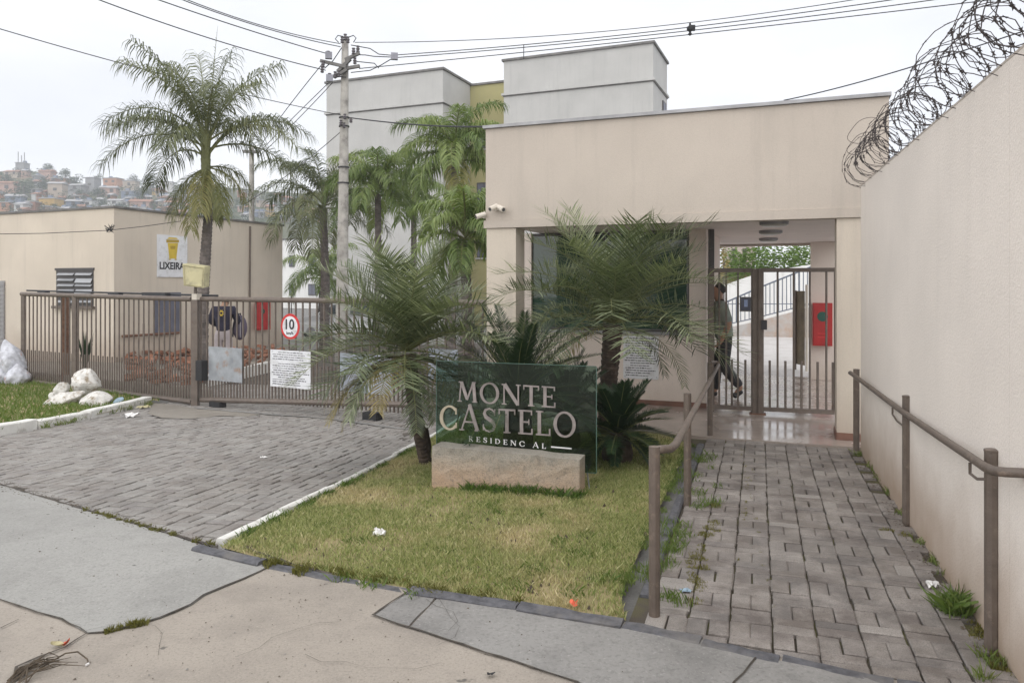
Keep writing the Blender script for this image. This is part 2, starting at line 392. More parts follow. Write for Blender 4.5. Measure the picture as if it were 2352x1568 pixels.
M['yard'] = concrete('pale_yard_concrete', (0.48, 0.46, 0.45), (0.55, 0.53, 0.52), (0.40, 0.37, 0.35), 40, 0.8)
M['paver'] = pavermat('paver_concrete', [(0.129, 0.110, 0.100), (0.168, 0.144, 0.131), (0.146, 0.131, 0.123), (0.200, 0.175, 0.155), (0.151, 0.128, 0.113), (0.313, 0.288, 0.266)], (0.367, 0.334, 0.307))
M['drivepaver'] = pavermat('driveway_paver_concrete', [(0.194, 0.174, 0.160), (0.247, 0.223, 0.203), (0.218, 0.199, 0.184), (0.276, 0.257, 0.238), (0.209, 0.189, 0.180)], (0.348, 0.334, 0.315))
m = NM('joint_sand_and_moss')
m.base(m.mix(m.ramp(m.noise(3.5, 5), [(0.45, 0.0), (0.62, 1.0)]), (0.075, 0.062, 0.048), (0.10, 0.095, 0.035))); m.rough(1.0); m.bump(m.noise(120, 3), 0.6); M['joint'] = m.m
m = NM('joint_grey_sand')
m.base(m.ramp(m.noise(6, 5), [(0.35, (0.06, 0.052, 0.046)), (0.65, (0.11, 0.095, 0.08))])); m.rough(1.0); m.bump(m.noise(120, 3), 0.6); M['joint2'] = m.m
m = NM('lawn_soil')
m.base(m.mix(m.ramp(m.noise(1.6, 6), [(0.4, 0.0), (0.62, 1.0)]), (0.21, 0.19, 0.08), (0.34, 0.27, 0.15))); m.rough(1.0); m.bump(m.noise(60, 4), 0.8, 0.02); M['soil'] = m.m
m = NM('wet_floor_tile')
m.base(m.ramp(m.noise(1.4, 5), [(0.35, (0.29, 0.24, 0.21)), (0.65, (0.41, 0.35, 0.31))])); m.rough(m.ramp(m.noise(2.1, 4, shift=5), [(0.35, 0.08), (0.65, 0.32)])); m.b.inputs['Specular IOR Level'].default_value = 0.8; M['tile'] = m.m
m = NM('hill_vegetation')
m.base(m.ramp(m.noise(0.05, 6, 0.7), [(0.35, (0.045, 0.065, 0.03)), (0.6, (0.085, 0.085, 0.045)), (0.75, (0.2, 0.12, 0.07))])); m.rough(1.0); M['hill'] = m.m
m = NM('window_glass_green')
m.base((0.03, 0.065, 0.045)); m.rough(0.05); m.b.inputs['Specular IOR Level'].default_value = 0.6; M['darkglass'] = m.m
m = NM('tinted_sign_glass')
tr = m.n('ShaderNodeBsdfTransparent'); tr.inputs['Color'].default_value = (0.50, 0.62, 0.56, 1)
gl = m.n('ShaderNodeBsdfGlossy'); gl.inputs['Roughness'].default_value = 0.03; gl.inputs['Color'].default_value = (0.85, 0.95, 0.9, 1)
fr = m.n('ShaderNodeFresnel', IOR=1.45); ms = m.n('ShaderNodeMixShader')
m.l(fr.outputs[0], ms.inputs[0]); m.l(tr.outputs[0], ms.inputs[1]); m.l(gl.outputs[0], ms.inputs[2]); m.l(ms.outputs[0], m.o.inputs['Surface']); M['signglass'] = m.m
M['glassedge'] = plain('green_glass_edge', (0.08, 0.15, 0.125), 0.2, 0.1)

m = NM('lawn_blades')
grn = m.ramp(m.geo.outputs['Random Per Island'], [(0.0, (0.156, 0.208, 0.057)), (0.4, (0.310, 0.355, 0.121)), (0.75, (0.454, 0.465, 0.196)), (1.0, (0.597, 0.563, 0.316))])
dry = m.ramp(m.geo.outputs['Random Per Island'], [(0.0, (0.347, 0.303, 0.146)), (0.4, (0.583, 0.494, 0.267)), (1.0, (0.765, 0.667, 0.440))])
m.base(m.mix(m.ramp(m.noise(1.3, 5, 0.65, shift=1), [(0.50, 0.0), (0.68, 0.9)]), grn, dry)); m.rough(0.7)
tr = m.n('ShaderNodeBsdfTranslucent'); ms = m.n('ShaderNodeMixShader'); ms.inputs[0].default_value = 0.4
m.l(m.b.inputs['Base Color'].links[0].from_socket, tr.inputs['Color']); m.l(m.b.outputs[0], ms.inputs[1]); m.l(tr.outputs[0], ms.inputs[2]); m.l(ms.outputs[0], m.o.inputs['Surface'])
M['blades'] = m.m
M['weed'] = leafmat('fresh_weed_blades', [(0.06, 0.11, 0.02), (0.11, 0.17, 0.035), (0.17, 0.22, 0.06), (0.22, 0.22, 0.08)])
M['moss'] = leafmat('moss_tufts', [(0.10, 0.10, 0.02), (0.17, 0.16, 0.04), (0.22, 0.18, 0.07)])
M['greengrass'] = leafmat('lush_grass_blades', [(0.04, 0.08, 0.015), (0.07, 0.13, 0.02), (0.12, 0.18, 0.03), (0.16, 0.20, 0.05)])
M['queen'] = leafmat('queen_palm_leaflets', [(0.055, 0.072, 0.039), (0.094, 0.110, 0.055), (0.143, 0.160, 0.077), (0.198, 0.204, 0.099)])
M['queenold'] = leafmat('yellowing_palm_leaflets', [(0.10, 0.125, 0.045), (0.17, 0.175, 0.06), (0.27, 0.24, 0.09)])
M['lush'] = leafmat('fresh_palm_leaflets', trans=0.32, cols=[(0.069, 0.115, 0.034), (0.138, 0.196, 0.057), (0.213, 0.270, 0.092), (0.299, 0.345, 0.138)])
M['date'] = leafmat('date_palm_leaflets', [(0.04, 0.055, 0.028), (0.095, 0.12, 0.06), (0.18, 0.21, 0.12), (0.38, 0.41, 0.27)], rough=0.33)
M['dateold'] = leafmat('dry_date_palm_leaflets', [(0.17, 0.14, 0.045), (0.27, 0.22, 0.09), (0.34, 0.29, 0.14)])
M['dead'] = leafmat('dead_frond_leaflets', [(0.12, 0.09, 0.055), (0.21, 0.165, 0.11), (0.30, 0.25, 0.18)], trans=0.15)
M['cycad'] = leafmat('cycad_leaflets', [(0.010, 0.022, 0.010), (0.02, 0.042, 0.016), (0.035, 0.065, 0.026)], trans=0.12, rough=0.4)
M['hedge'] = leafmat('hedge_leaves', [(0.07, 0.13, 0.02), (0.13, 0.21, 0.035), (0.22, 0.30, 0.07)])
M['fartree'] = leafmat('far_tree_leaves', [(0.016, 0.032, 0.016), (0.03, 0.052, 0.024), (0.05, 0.075, 0.035)], trans=0.1)
M['rachis'] = plain('palm_rib', (0.15, 0.16, 0.06), 0.6, 0.2)

# ------------------------------------------------------------------ ground, terrain and paving
FU = Vector((-0.935, 0.355, 0)); FV = Vector((0.355, 0.935, 0)); FO = Vector((3.505, 7.8, 0))
def fp(s, q, z=0.0): return FO + FU*s + FV*q + Vector((0, 0, z))      # gatehouse coordinates: along the front, into the building

xs = [-420, -300, -200, -120, -70, -40, -25] + [-18 + 0.6*i for i in range(48)] + [12, 16, 22, 30, 45, 70, 120, 200, 320]
ys = [-60, -25, -10, -4] + [-1 + 0.6*i for i in range(36)] + [22, 26, 32, 40, 60, 90, 120, 150]
mb = MB()
mb.add([(x, y, h(x, y) - 0.06) for y in ys for x in xs],
       [(j*len(xs)+i, j*len(xs)+i+1, (j+1)*len(xs)+i+1, (j+1)*len(xs)+i) for j in range(len(ys)-1) for i in range(len(xs)-1)])
tag(mb.build('ground', M['asphalt'], smooth=True), 'grey asphalt ground running from the street to the far blocks', 'ground', kind='structure')

# measured outlines on the ground
KF = [G(465, 1256), G(620, 1291), G(800, 1327), G(950, 1352), G(1200, 1388), G(1440, 1428), G(1620, 1466), G(1800, 1505), G(2060, 1561), G(2330, 1612)]   # front kerb, inner edge
K1, K2 = G(494, 1246), G(958, 1020)                       # white kerb between driveway and lawn
kd = (K2 - K1).normalized(); kd.z = 0
KE = K1 + kd*((K2-K1).length + 2.6)
PA = Vector((0.316, 0.949, 0)); PB = Vector((0.949, -0.316, 0))     # footpath axis and its right-hand side
def pth(a, b): return PA*a + PB*b
WALL0 = Vector((3.433, 7.286, 0)); WD = Vector((0.3005, 0.9538, 0))   # boundary wall: far end, direction away from the camera
def wallpt(t, z=0.0): return WALL0 - WD*t + Vector((0, 0, z))
DF = [G(-420, 1015), G(0, 1112), G(180, 1166), G(330, 1207)]             # seam between pavement and driveway
# sidewalk of buff concrete
sw = [(-14, -8), (9, -8), (3.2, 1.9)] + [(p.x, p.y) for p in KF[::-1]] + [(p.x, p.y) for p in DF[::-1]] + [(-14, DF[0].y + 3)]
sidewalk = tag(sheet('sidewalk', sw, 0.0, M['sidewalk'], cell=0.6), 'buff concrete pavement stained and cracked in the front', 'pavement', kind='structure')
SLAB = [G(-420, 1018), G(0, 1114), G(180, 1168), G(330, 1211), G(490, 1262), G(618, 1303), G(560, 1330), G(520, 1347), G(470, 1368), G(440, 1390), G(370, 1420), G(300, 1440), G(240, 1453), G(200, 1455), G(140, 1423), G(0, 1377), G(-420, 1250)]
sheet('concrete_slab', SLAB, 0.005, M['slab'], sidewalk)
sheet('concrete_strip', [G(1012, 1367), G(1200, 1394), G(1440, 1434), G(1620, 1472), G(1740, 1508), G(1685, 1568), G(1640, 1640), G(1460, 1620), G(1330, 1568), G(1180, 1520), G(1060, 1480), G(940, 1443)], 0.005, M['strip'], sidewalk)
sheet('concrete_strip', [G(945, 1356), G(1009, 1366), G(937, 1442), G(858, 1412)], 0.005, M['strip2'], sidewalk)
sheet('concrete_strip', [G(1743, 1509), G(1860, 1532), G(2060, 1573), G(2330, 1626), G(2330, 1680), G(1650, 1640), G(1690, 1568)], 0.005, M['strip'], sidewalk)
def ribbon(mb, pts, width, off, jit=0.0, hf=h):
    pts2 = []
    for a, b in zip(pts[:-1], pts[1:]):
        n = max(1, int((b-a).length/0.07))
        for i in range(n): pts2.append(a.lerp(b, i/n))
    pts2.append(pts[-1]); vs = []
    for i, p in enumerate(pts2):
        T = (pts2[min(i+1, len(pts2)-1)] - pts2[max(i-1, 0)]); T.z = 0; T.normalize(); N = Vector((-T.y, T.x, 0))
        c = p + N*rnd.uniform(-jit, jit); ww = width*rnd.uniform(0.35, 1.25)
        for s in (-1, 1):
            q = c + N*s*ww/2; vs.append((q.x, q.y, hf(q.x, q.y) + off))
    mb.add(vs, [(2*i, 2*i+2, 2*i+3, 2*i+1) for i in range(len(pts2)-1)])
for pts, wd in (([G(618, 1303), G(560, 1330), G(520, 1347), G(470, 1368), G(440, 1390), G(370, 1420), G(300, 1440), G(240, 1453), G(200, 1455), G(172, 1472), G(150, 1490), G(90, 1512), G(40, 1534), G(30, 1568)], 0.016),
                ([G(200, 1455), G(140, 1423), G(60, 1400), G(0, 1377)], 0.010),
                ([G(855, 1413), G(950, 1446), G(1060, 1482), G(1180, 1521), G(1330, 1568)], 0.011),
                ([G(945, 1356), G(900, 1385), G(858, 1412)], 0.011), ([G(1010, 1366), G(938, 1442)], 0.006),
                ([G(1742, 1509), G(1686, 1568), G(1650, 1625)], 0.009),
                ([G(0, 1113), G(180, 1167), G(330, 1209), G(490, 1256)], 0.022),
                ([G(0, 1445), G(45, 1425)], 0.006)):
    mb = MB(); ribbon(mb, pts, wd, 0.009, 0.006); mb.build('crack', M['crack'], sidewalk)
mb = MB(); ribbon(mb, [G(560, 1258), G(640, 1288), G(760, 1322)], 0.02, 0.012, 0.01); mb.build('crack', M['crack'], sidewalk)

rc = random.Random(77)
for _ in range(5):
    p = G(rc.uniform(-50, 1300), rc.uniform(1400, 1560)); a_ = rc.uniform(0, 6.28); pts = [p]
    for _k in range(rc.randrange(4, 9)):
        a_ += rc.uniform(-0.7, 0.7); pts.append(gp(pts[-1].x + 0.11*math.cos(a_), pts[-1].y + 0.11*math.sin(a_)))
    if all(inside((q.x, q.y), sw) for q in pts):
        mb = MB(); ribbon(mb, pts, 0.002, 0.0095, 0.003); mb.build('crack', M['crack'], sidewalk)

# a bevelled paver, origin on its top centre
def paver_mesh(name, lx, ly, mat, seed, hh=0.05):
    r = random.Random(seed); c = 0.006; mb = MB()
    def ring(x, y, z, j): return [Vector((sx*x + r.uniform(-j, j), sy*y + r.uniform(-j, j), z + r.uniform(-0.0015, 0.0015))) for sx, sy in ((-1,-1), (1,-1), (1,1), (-1,1))]
    a = ring(lx/2, ly/2, -hh, 0); b = ring(lx/2, ly/2, -c, 0.003); t = ring(lx/2-c, ly/2-c, 0, 0.002)
    vs = a+b+t; fs = [(8,9,10,11)]
    for k in (0, 4): fs += [(k+i, k+(i+1) % 4, k+4+(i+1) % 4, k+4+i) for i in range(4)]
    mb.add(vs, fs); return mb.mesh(name, mat)
def weave(axis, side, b0, ncol, colw, per, a0, a1, keep, jitter, rs):
    """basket weave in columns: two pavers lengthwise side by side, then two laid across; yields (centre xy, lengthwise?)"""
    out = []
    for c in range(ncol):
        b = b0 + colw*(c+0.5); a = a0 + rs.uniform(0, per)
        while a < a1:
            for da, db, lw in ((per*0.25, -colw/4, True), (per*0.25, colw/4, True), (per*0.625, 0, False), (per*0.875, 0, False)):
                p = axis*(a+da+rs.uniform(-jitter, jitter)) + side*(b+db+rs.uniform(-jitter, jitter))
                if keep(p): out.append((p, lw))
            a += per
    return out
def lay_pavers(root, cells, colw, per, mat, rz0, top, limit, gap, rs, tilt=0.008):
    cells = sorted(cells, key=lambda c: c[0].length)
    lw_m = [paver_mesh('paver', per/2-gap, colw/2-gap, mat, 10+i) for i in range(4)]
    cr_m = [paver_mesh('paver', per/4-gap, colw-gap*1.6, mat, 20+i) for i in range(4)]
    rest = MB()
    for i, (p, lw) in enumerate(cells):
        me = (lw_m if lw else cr_m)[rs.randrange(4)]
        z = h(p.x, p.y) + top + rs.uniform(-0.004, 0.004)
        sl = math.atan2(h(p.x, p.y+0.2)-h(p.x, p.y-0.2), 0.4)
        rx, ry, rz = sl + rs.uniform(-tilt, tilt), rs.uniform(-tilt, tilt), rz0 + rs.uniform(-0.012, 0.012)
        mt = Matrix.Translation((p.x, p.y, z)) @ Matrix.Rotation(rx, 4, 'X') @ Matrix.Rotation(ry, 4, 'Y') @ Matrix.Rotation(rz, 4, 'Z')
        if i < limit:
            o = inst('paver', me, root, (p.x, p.y, z)); o.rotation_euler = mt.to_euler()
        else:
            rest.add([mt @ v.co for v in me.vertices], [tuple(q.vertices) for q in me.polygons])
    if rest.v: rest.build('pavers', mat, root, kind='stuff')

# footpath
LC = [G(1600, 1020), G(1463, 1365)]                     # granite edging between lawn and footpath
porch_edge = [fp(1.62, -0.32), fp(-0.25, -0.32)]
path_poly = [LC[0], Vector(porch_edge[0]), Vector(porch_edge[1]), wallpt(0, 0), wallpt(5.2)] + [KF[8], KF[7], KF[6], KF[5], G(1452, 1400)]
footpath = tag(sheet('footpath', path_poly, -0.018, M['joint'], cell=0.6), 'footpath of grey brown pavers beside the beige boundary wall', 'footpath', kind='structure')
colw, per = 0.1976, 0.330
pp = [(p.x, p.y) for p in path_poly]
def keep_path(p): return inside(p, pp) and (p - WALL0).dot(Vector((WD.y, -WD.x, 0))) < -0.03
rs = random.Random(3)
cells = weave(PA, PB, 0.0645-colw*3, 9, colw, per, 2.2, 9.0, keep_path, 0.003, rs)
lay_pavers(footpath, cells, colw, per, M['paver'], math.atan2(PA.y, PA.x), 0.004, 300, 0.0065, rs)

# driveway
GATE0, GATE1, GATE2 = G(50, 880), G(450, 930), G(940, 970)
gdir = (GATE2 - GATE1); gdir.z = 0; gdir.normalize()
GATEE = GATE1 + gdir*6.0
KL = [G(-420, 1075), G(-40, 1008), G(90, 984), G(210, 962), G(350, 926)]       # white kerb of the left lawn
drive_poly = [KE, K2, K1, G(480, 1256)] + DF[::-1] + KL + [Vector((GATE1.x-0.6, GATE1.y+0.3, 0)), G(462, 884), G(640, 846), Vector((-6.6, 26, 0)), Vector((-1.0, 26, 0)), Vector((-0.9, 11.5, 0))]
driveway = tag(sheet('driveway', drive_poly, -0.014, M['joint2'], cell=0.6), 'driveway of grey pavers sloping to the brown vehicle gate', 'driveway', kind='structure')
dp = [(p.x, p.y) for p in drive_poly]
DAX = Vector((kd.x, kd.y, 0)).normalized(); DBX = Vector((DAX.y, -DAX.x, 0))
grav = [(p.x, p.y) for p in (G(352, 925), G(400, 930), G(455, 939), G(520, 943), G(600, 951), G(570, 957), G(500, 955), G(440, 962), G(372, 960), G(340, 950))]
def keep_drive(p): return inside(p, dp) and p.y < 15.5 and not inside(p, grav)
rs = random.Random(5)
cells = weave(DAX, DBX, -16, 100, 0.205, 0.36, -2, 20, keep_drive, 0.005, rs)
lay_pavers(driveway, cells, 0.205, 0.36, M['drivepaver'], math.atan2(DAX.y, DAX.x), 0.0, 300, 0.011, rs, 0.012)
sheet('gravel_patch', grav, 0.004, M['gravelly'], driveway, cell=0.4)
mb = MB(); ribbon(mb, [G(455, 938), G(600, 950), G(760, 962), G(955, 986)], 0.13, 0.010, 0.002); mb.build('gate_track', M['strip2'], driveway)

# kerbs: each stone is a piece
def kerb(name, label, pts, width, top, mat, length, side=1, gap=0.012, base=-0.06, jit=0.01, rs=random.Random(2), col='kerb_stone'):
    root = thing(name, label, 'kerb', pts[0], kind='structure')
    for a, b in zip(pts[:-1], pts[1:]):
        L = (b-a).length; n = max(1, round(L/length))
        T = (b-a); T.z = 0; T.normalize(); N = Vector((-T.y, T.x, 0))*side
        for i in range(n):
            p = a.lerp(b, i/n); q = a.lerp(b, (i+1)/n) - T*gap
            j = N*rs.uniform(-jit, jit); zt = top + rs.uniform(-0.012, 0.012); ww = width*rs.uniform(0.93, 1.05)
            mb = MB(); c = 0.012; prof = [(0, base), (0, zt-c), (c, zt), (ww-c, zt-0.002), (ww, zt-c), (ww, base)]; k = 5; vs = []
            for t in range(k+1):
                m_ = p.lerp(q, t/k) + j; z0 = h(m_.x, m_.y)
                for x, z in prof:
                    v = m_ + N*(x + rs.uniform(-0.005, 0.005)); vs.append((v.x, v.y, z0 + z + rs.uniform(-0.004, 0.004)))
            nn = len(prof)
            fs = [(t*nn+u, t*nn+u+1, (t+1)*nn+u+1, (t+1)*nn+u) for t in range(k) for u in range(nn-1)] + [tuple(range(nn)), tuple(k*nn+u for u in range(nn))]
            mb.add(vs, fs); mb.build(col, mat, root)
    return root
kerb('granite_kerb', 'flush dark granite kerb between lawn and front pavement', KF, 0.085, 0.014, M['granite'], 0.8, side=-1)
kerb('granite_edging', 'dark granite edging strip between lawn and footpath', [LC[0], LC[1]], 0.065, 0.010, M['granite'], 0.9, side=1)
kerb('white_kerb', 'low whitewashed kerb between driveway and lawn with sign', [K1, K2, KE], 0.062, 0.040, M['whitepaint'], 0.75, side=-1)
kerb('white_kerb', 'thick whitewashed kerb edging the left lawn below white rocks', KL, 0.16, 0.12, M['whitepaint'], 0.95, side=1, gap=0.03, jit=0.02)

# lawns
lawn_poly = [K1 + Vector((0.09, 0.02, 0)), K2 + Vector((0.08, 0, 0)), KE + Vector((0.08, 0, 0)), fp(4.2, 1.3), fp(4.0, 1.3), fp(3.0, -0.36), fp(1.7, -0.36), LC[0]+Vector((-0.09, 0, 0)), LC[1]+Vector((-0.09, 0, 0)), KF[5]+Vector((0, 0.02, 0)), KF[4], KF[3], KF[2], KF[1]+Vector((0, 0.02, 0)), KF[0]+Vector((0.12, 0.0, 0))]
tag(sheet('lawn_soil', lawn_poly, 0.0, M['soil'], cell=0.5), 'bare soil under the patchy lawn around the glass sign', 'soil', kind='structure')
leftlawn_poly = [p + Vector((0, 0.17, 0)) for p in KL] + [GATE1 + Vector((-0.7, 0.15, 0)), GATE0 + Vector((0, 0.35, 0)), Vector((-13.5, 17.3, 0)), Vector((-18, 16, 0)), Vector((-18, KL[0].y+1.5, 0))]
tag(sheet('lawn_soil', leftlawn_poly, 0.05, M['soil'], cell=0.6), 'soil under the green verge left of the driveway', 'soil', kind='structure')

def blades(name, polys, n, hmin, hmax, wd, mat, off, seed, label=None, cat='grass', lean=0.6, two=False, parent=None, avoid=None, density=None):
    rg = np.random.default_rng(seed); X = []; Y = []
    area = []
    for poly in polys:
        a = 0
        for i in range(len(poly)): x1, y1 = poly[i][0], poly[i][1]; x2, y2 = poly[(i+1) % len(poly)][0], poly[(i+1) % len(poly)][1]; a += x1*y2-x2*y1
        area.append(abs(a)/2)
    for poly, ar in zip(polys, area):
        k = int(n*ar/sum(area)); px = np.array([p[0] for p in poly]); py = np.array([p[1] for p in poly]); got = 0
        while got < k:
            x = rg.uniform(px.min(), px.max(), k*2); y = rg.uniform(py.min(), py.max(), k*2)
            m = inside_np(x, y, poly)
            if avoid is not None: m &= avoid(x, y)
            if density is not None: m &= rg.uniform(0, 1, len(x)) < density(x, y)
            x, y = x[m][:k-got], y[m][:k-got]; X.append(x); Y.append(y); got += len(x)
    X = np.concatenate(X); Y = np.concatenate(Y); k = len(X)
    w_ = 1 - np.clip((X+1.6)/1.9, 0, 1)**2*(3-2*np.clip((X+1.6)/1.9, 0, 1))
    Z = -0.052*np.clip(Y-4.7, 0, 8.2)*w_ + off
    a = rg.uniform(0, 2*np.pi, k); hh = rg.uniform(hmin, hmax, k)*(0.7+0.6*rg.random(k)); le = rg.uniform(0, lean, k)*hh; la = rg.uniform(0, 2*np.pi, k); ww = wd*rg.uniform(0.6, 1.4, k)
    V = np.empty((k, 4, 3))
    V[:, 0] = np.stack([X-np.cos(a)*ww/2, Y-np.sin(a)*ww/2, Z-0.004], 1); V[:, 1] = np.stack([X+np.cos(a)*ww/2, Y+np.sin(a)*ww/2, Z-0.004], 1)
    V[:, 2] = np.stack([X+np.cos(la)*le*0.5+np.cos(a)*ww*0.4, Y+np.sin(la)*le*0.5+np.sin(a)*ww*0.4, Z+hh*0.62], 1); V[:, 3] = np.stack([X+np.cos(la)*le, Y+np.sin(la)*le, Z+hh*0.97], 1)
    idx = np.arange(k)[:, None]*4
    F = np.concatenate([idx+np.array([0, 1, 2]), idx+np.array([0, 2, 3])], 1).reshape(-1, 3)
    me = bpy.data.meshes.new(name); me.vertices.add(k*4); me.vertices.foreach_set('co', V.reshape(-1))
    me.loops.add(len(F)*3); me.loops.foreach_set('vertex_index', F.reshape(-1).astype(np.int32))
    me.polygons.add(len(F)); me.polygons.foreach_set('loop_start', np.arange(0, len(F)*3, 3, dtype=np.int32)); me.polygons.foreach_set('loop_total', np.full(len(F), 3, np.int32))
    me.update(calc_edges=True); me.materials.append(mat)
    o = bpy.data.objects.new(name, me); C.objects.link(o); o['kind'] = 'stuff'
    if parent: o.parent = parent
    if label: tag(o, label, cat)
    return o
lp = [(p[0], p[1]) for p in lawn_poly]
def thin(x, y):
    s = np.sin(x*3.1+1.3*np.sin(y*2.3))*np.sin(y*2.7+np.sin(x*1.9)*1.4); return np.clip(0.72+0.5*s+0.25*np.sin(x*11+y*7)*np.sin(y*13-x*5), 0.12, 1)
blades('lawn_grass', [lp], 170000, 0.014, 0.036, 0.0052, M['blades'], 0.0, 1, 'patchy half dried lawn around the glass entrance sign', density=thin, lean=1.1)
lf = [(p[0], p[1]) for p in leftlawn_poly]
blades('lawn_grass', [[q for q in lf]], 60000, 0.035, 0.08, 0.014, M['greengrass'], 0.05, 2, 'lush green verge around the white rocks by the fence', lean=0.9)

# ------------------------------------------------------------------ boundary wall, razor wire
WN = Vector((WD.y, -WD.x, 0))               # to the right of the wall face, away from the footpath
WT = 2.62
wroot = thing('boundary_wall', 'long beige rendered wall on the right topped by razor wire', 'wall', wallpt(0))
MB().obox(wallpt(0, -0.1), -WD*4.3, WN*0.2, (0, 0, WT+0.1)).build('wall_panel', M['wall'], wroot)
MB().obox(wallpt(4.302, -0.1), -WD*6.0, WN*0.2, (0, 0, WT+0.1)).build('wall_panel', M['wall'], wroot)
MB().obox(wallpt(-0.003, WT+0.002), -WD*8.0, WN*0.203, (0, 0, 0.012)).build('coping', M['facade'], wroot)
rz = thing('razor_wire', 'tangled coil of razor wire along the top of the beige wall', 'razor wire', wallpt(0, WT))
def coil(t0, t1, r, pitch, seed, ph):
    rr = random.Random(seed); pts = []; n = int((t1-t0)/pitch*22); dr = 0; dz = 0
    for i in range(n+1):
        t = t0 + (t1-t0)*i/n; a = 2*math.pi*i/22 + ph
        dr += rr.uniform(-0.012, 0.012); dz += rr.uniform(-0.012, 0.012); dr *= 0.93; dz *= 0.93
        q = r*(1 + 0.12*math.sin(i*0.13+seed)) + dr
        pts.append(wallpt(t + 0.10*math.sin(a*1.0+0.6), WT + 0.015 + r + q*math.sin(a) + dz) + WN*(0.035 + q*1.0*math.cos(a)))
    return pts
barb = MB()
for seed, t1, r, pitch in ((1, 5.0, 0.165, 0.15), (2, 5.0, 0.18, 0.175)):
    pts = coil(0.02, t1, r, pitch, seed, seed*2.0)
    MB().tube(pts, 0.0026, 4).build('wire', M['razor'], rz)
    acc = 0
    for i in range(1, len(pts)):
        acc += (pts[i]-pts[i-1]).length
        if acc > 0.075:
            acc = 0; T = (pts[i]-pts[i-1]).normalized(); a, b = frame(T); p = pts[i]
            L = 0.013
            for s_ in (-1, 1):
                barb.add([p-T*0.010, p+T*0.010, p+T*s_*0.016+a*L*s_, p+b*0.003], [(0, 1, 2), (0, 2, 3), (1, 3, 2), (0, 3, 1)])
                barb.add([p-T*0.010, p+T*0.010, p-T*s_*0.016+a*L*s_, p-b*0.003], [(0, 1, 2), (0, 2, 3), (1, 3, 2), (0, 3, 1)])
barb.build('barbs', M['razor'], rz, kind='stuff')
for cx, cy, rx, ry, d in ((1985, 300, 36, 26, 7.25), (1978, 330, 30, 22, 7.28)):
    pts = [P(cx + rx*math.cos(a)*(1+0.1*math.sin(3*a)), cy + ry*math.sin(a) - 8*math.cos(a), d) + Vector((0, 0.06*math.sin(a), 0)) for a in [2*math.pi*i/24 for i in range(25)]]
    MB().tube(pts, 0.0028, 4).build('stray_loop', M['razor'], rz)
MB().tube([wallpt(t, WT+0.30+0.02*math.sin(t*9)) for t in [0.1+0.2*i for i in range(26)]], 0.002, 4).build('tie_wire', M['razor'], rz)

# ------------------------------------------------------------------ gatehouse
def sbox(mb, s0, s1, q0, q1, z0, z1):
    return mb.obox(fp(s0, q0, z0), FU*(s1-s0), FV*(q1-q0), (0, 0, z1-z0))
def s_at(px, q): return (plane_pt(px, 700, fp(0, q), FU) - fp(0, q)).dot(FU)
def z_at(px, py, q): return plane_pt(px, py, fp(0, q), FU).z
tag(sbox(MB(), -0.30, 4.02, -0.32, 5.62, -0.1, 0.018).build('porch_floor', M['tile'], loc=fp(1, 0)), 'wet reddish brown tile floor running through the gatehouse', 'floor', kind='structure')
gh = thing('gatehouse', 'flat roofed beige gatehouse with deep fascia over the entrance passage', 'gatehouse', fp(2, 1))
sbox(MB(), -0.42, 4.10, 0.0, 0.16, 2.46, 3.60).build('fascia', M['facade'], gh)
sbox(MB(), -0.42, 4.12, -0.022, 0.15, 2.36, 2.457).build('fascia_band', M['facade'], gh)
sbox(MB(), 3.94, 4.098, 0.163, 6.2, 2.46, 3.60).build('fascia', M['facade'], gh)
sbox(MB(), -0.40, 3.935, 0.163, 6.2, 3.40, 3.50).build('roof_slab', M['ledge'], gh)
sbox(MB(), -0.44, 4.13, -0.035, 0.2, 3.603, 3.64).build('flashing', M['flash'], gh)
sbox(MB(), -0.40, 3.935, 0.165, 5.62, 2.40, 2.50).build('ceiling', M['ceiling'], gh)
sbox(MB(), -0.40, 3.93, 5.625, 5.75, 2.36, 3.39).build('beam', M['facade'], gh)
sbox(MB(), 3.70, 4.09, 0.005, 0.32, 0, 2.357).build('column', M['trash'], gh)  # both front columns coloured lighter than the fascia to lift the porch shade
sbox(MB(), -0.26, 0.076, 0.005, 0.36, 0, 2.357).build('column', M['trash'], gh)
sbox(MB(), -0.27, 0.088, -0.012, 0.004, 0.019, 0.095).build('skirting', M['terracotta'], gh)
sbox(MB(), 0.077, 0.09, -0.012, 0.37, 0.019, 0.095).build('skirting', M['terracotta'], gh)
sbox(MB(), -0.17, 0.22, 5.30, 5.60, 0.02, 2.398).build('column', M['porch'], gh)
WQ = 1.58
ws1, ws0 = s_at(1205, WQ), s_at(1583, WQ); wz0 = z_at(1583, 766, WQ); wz1 = 2.36
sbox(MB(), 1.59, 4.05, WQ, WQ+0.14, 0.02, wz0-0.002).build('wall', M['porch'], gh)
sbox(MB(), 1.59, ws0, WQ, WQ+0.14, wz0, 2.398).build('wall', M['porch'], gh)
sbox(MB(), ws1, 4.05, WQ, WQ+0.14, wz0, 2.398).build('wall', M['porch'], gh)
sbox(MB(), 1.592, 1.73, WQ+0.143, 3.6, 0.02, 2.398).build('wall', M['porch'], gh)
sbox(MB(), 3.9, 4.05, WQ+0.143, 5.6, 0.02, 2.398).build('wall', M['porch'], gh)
sbox(MB(), 1.58, 3.69, WQ-0.014, WQ-0.001, 0.019, 0.085).build('skirting', M['terracotta'], gh)
win = MB()
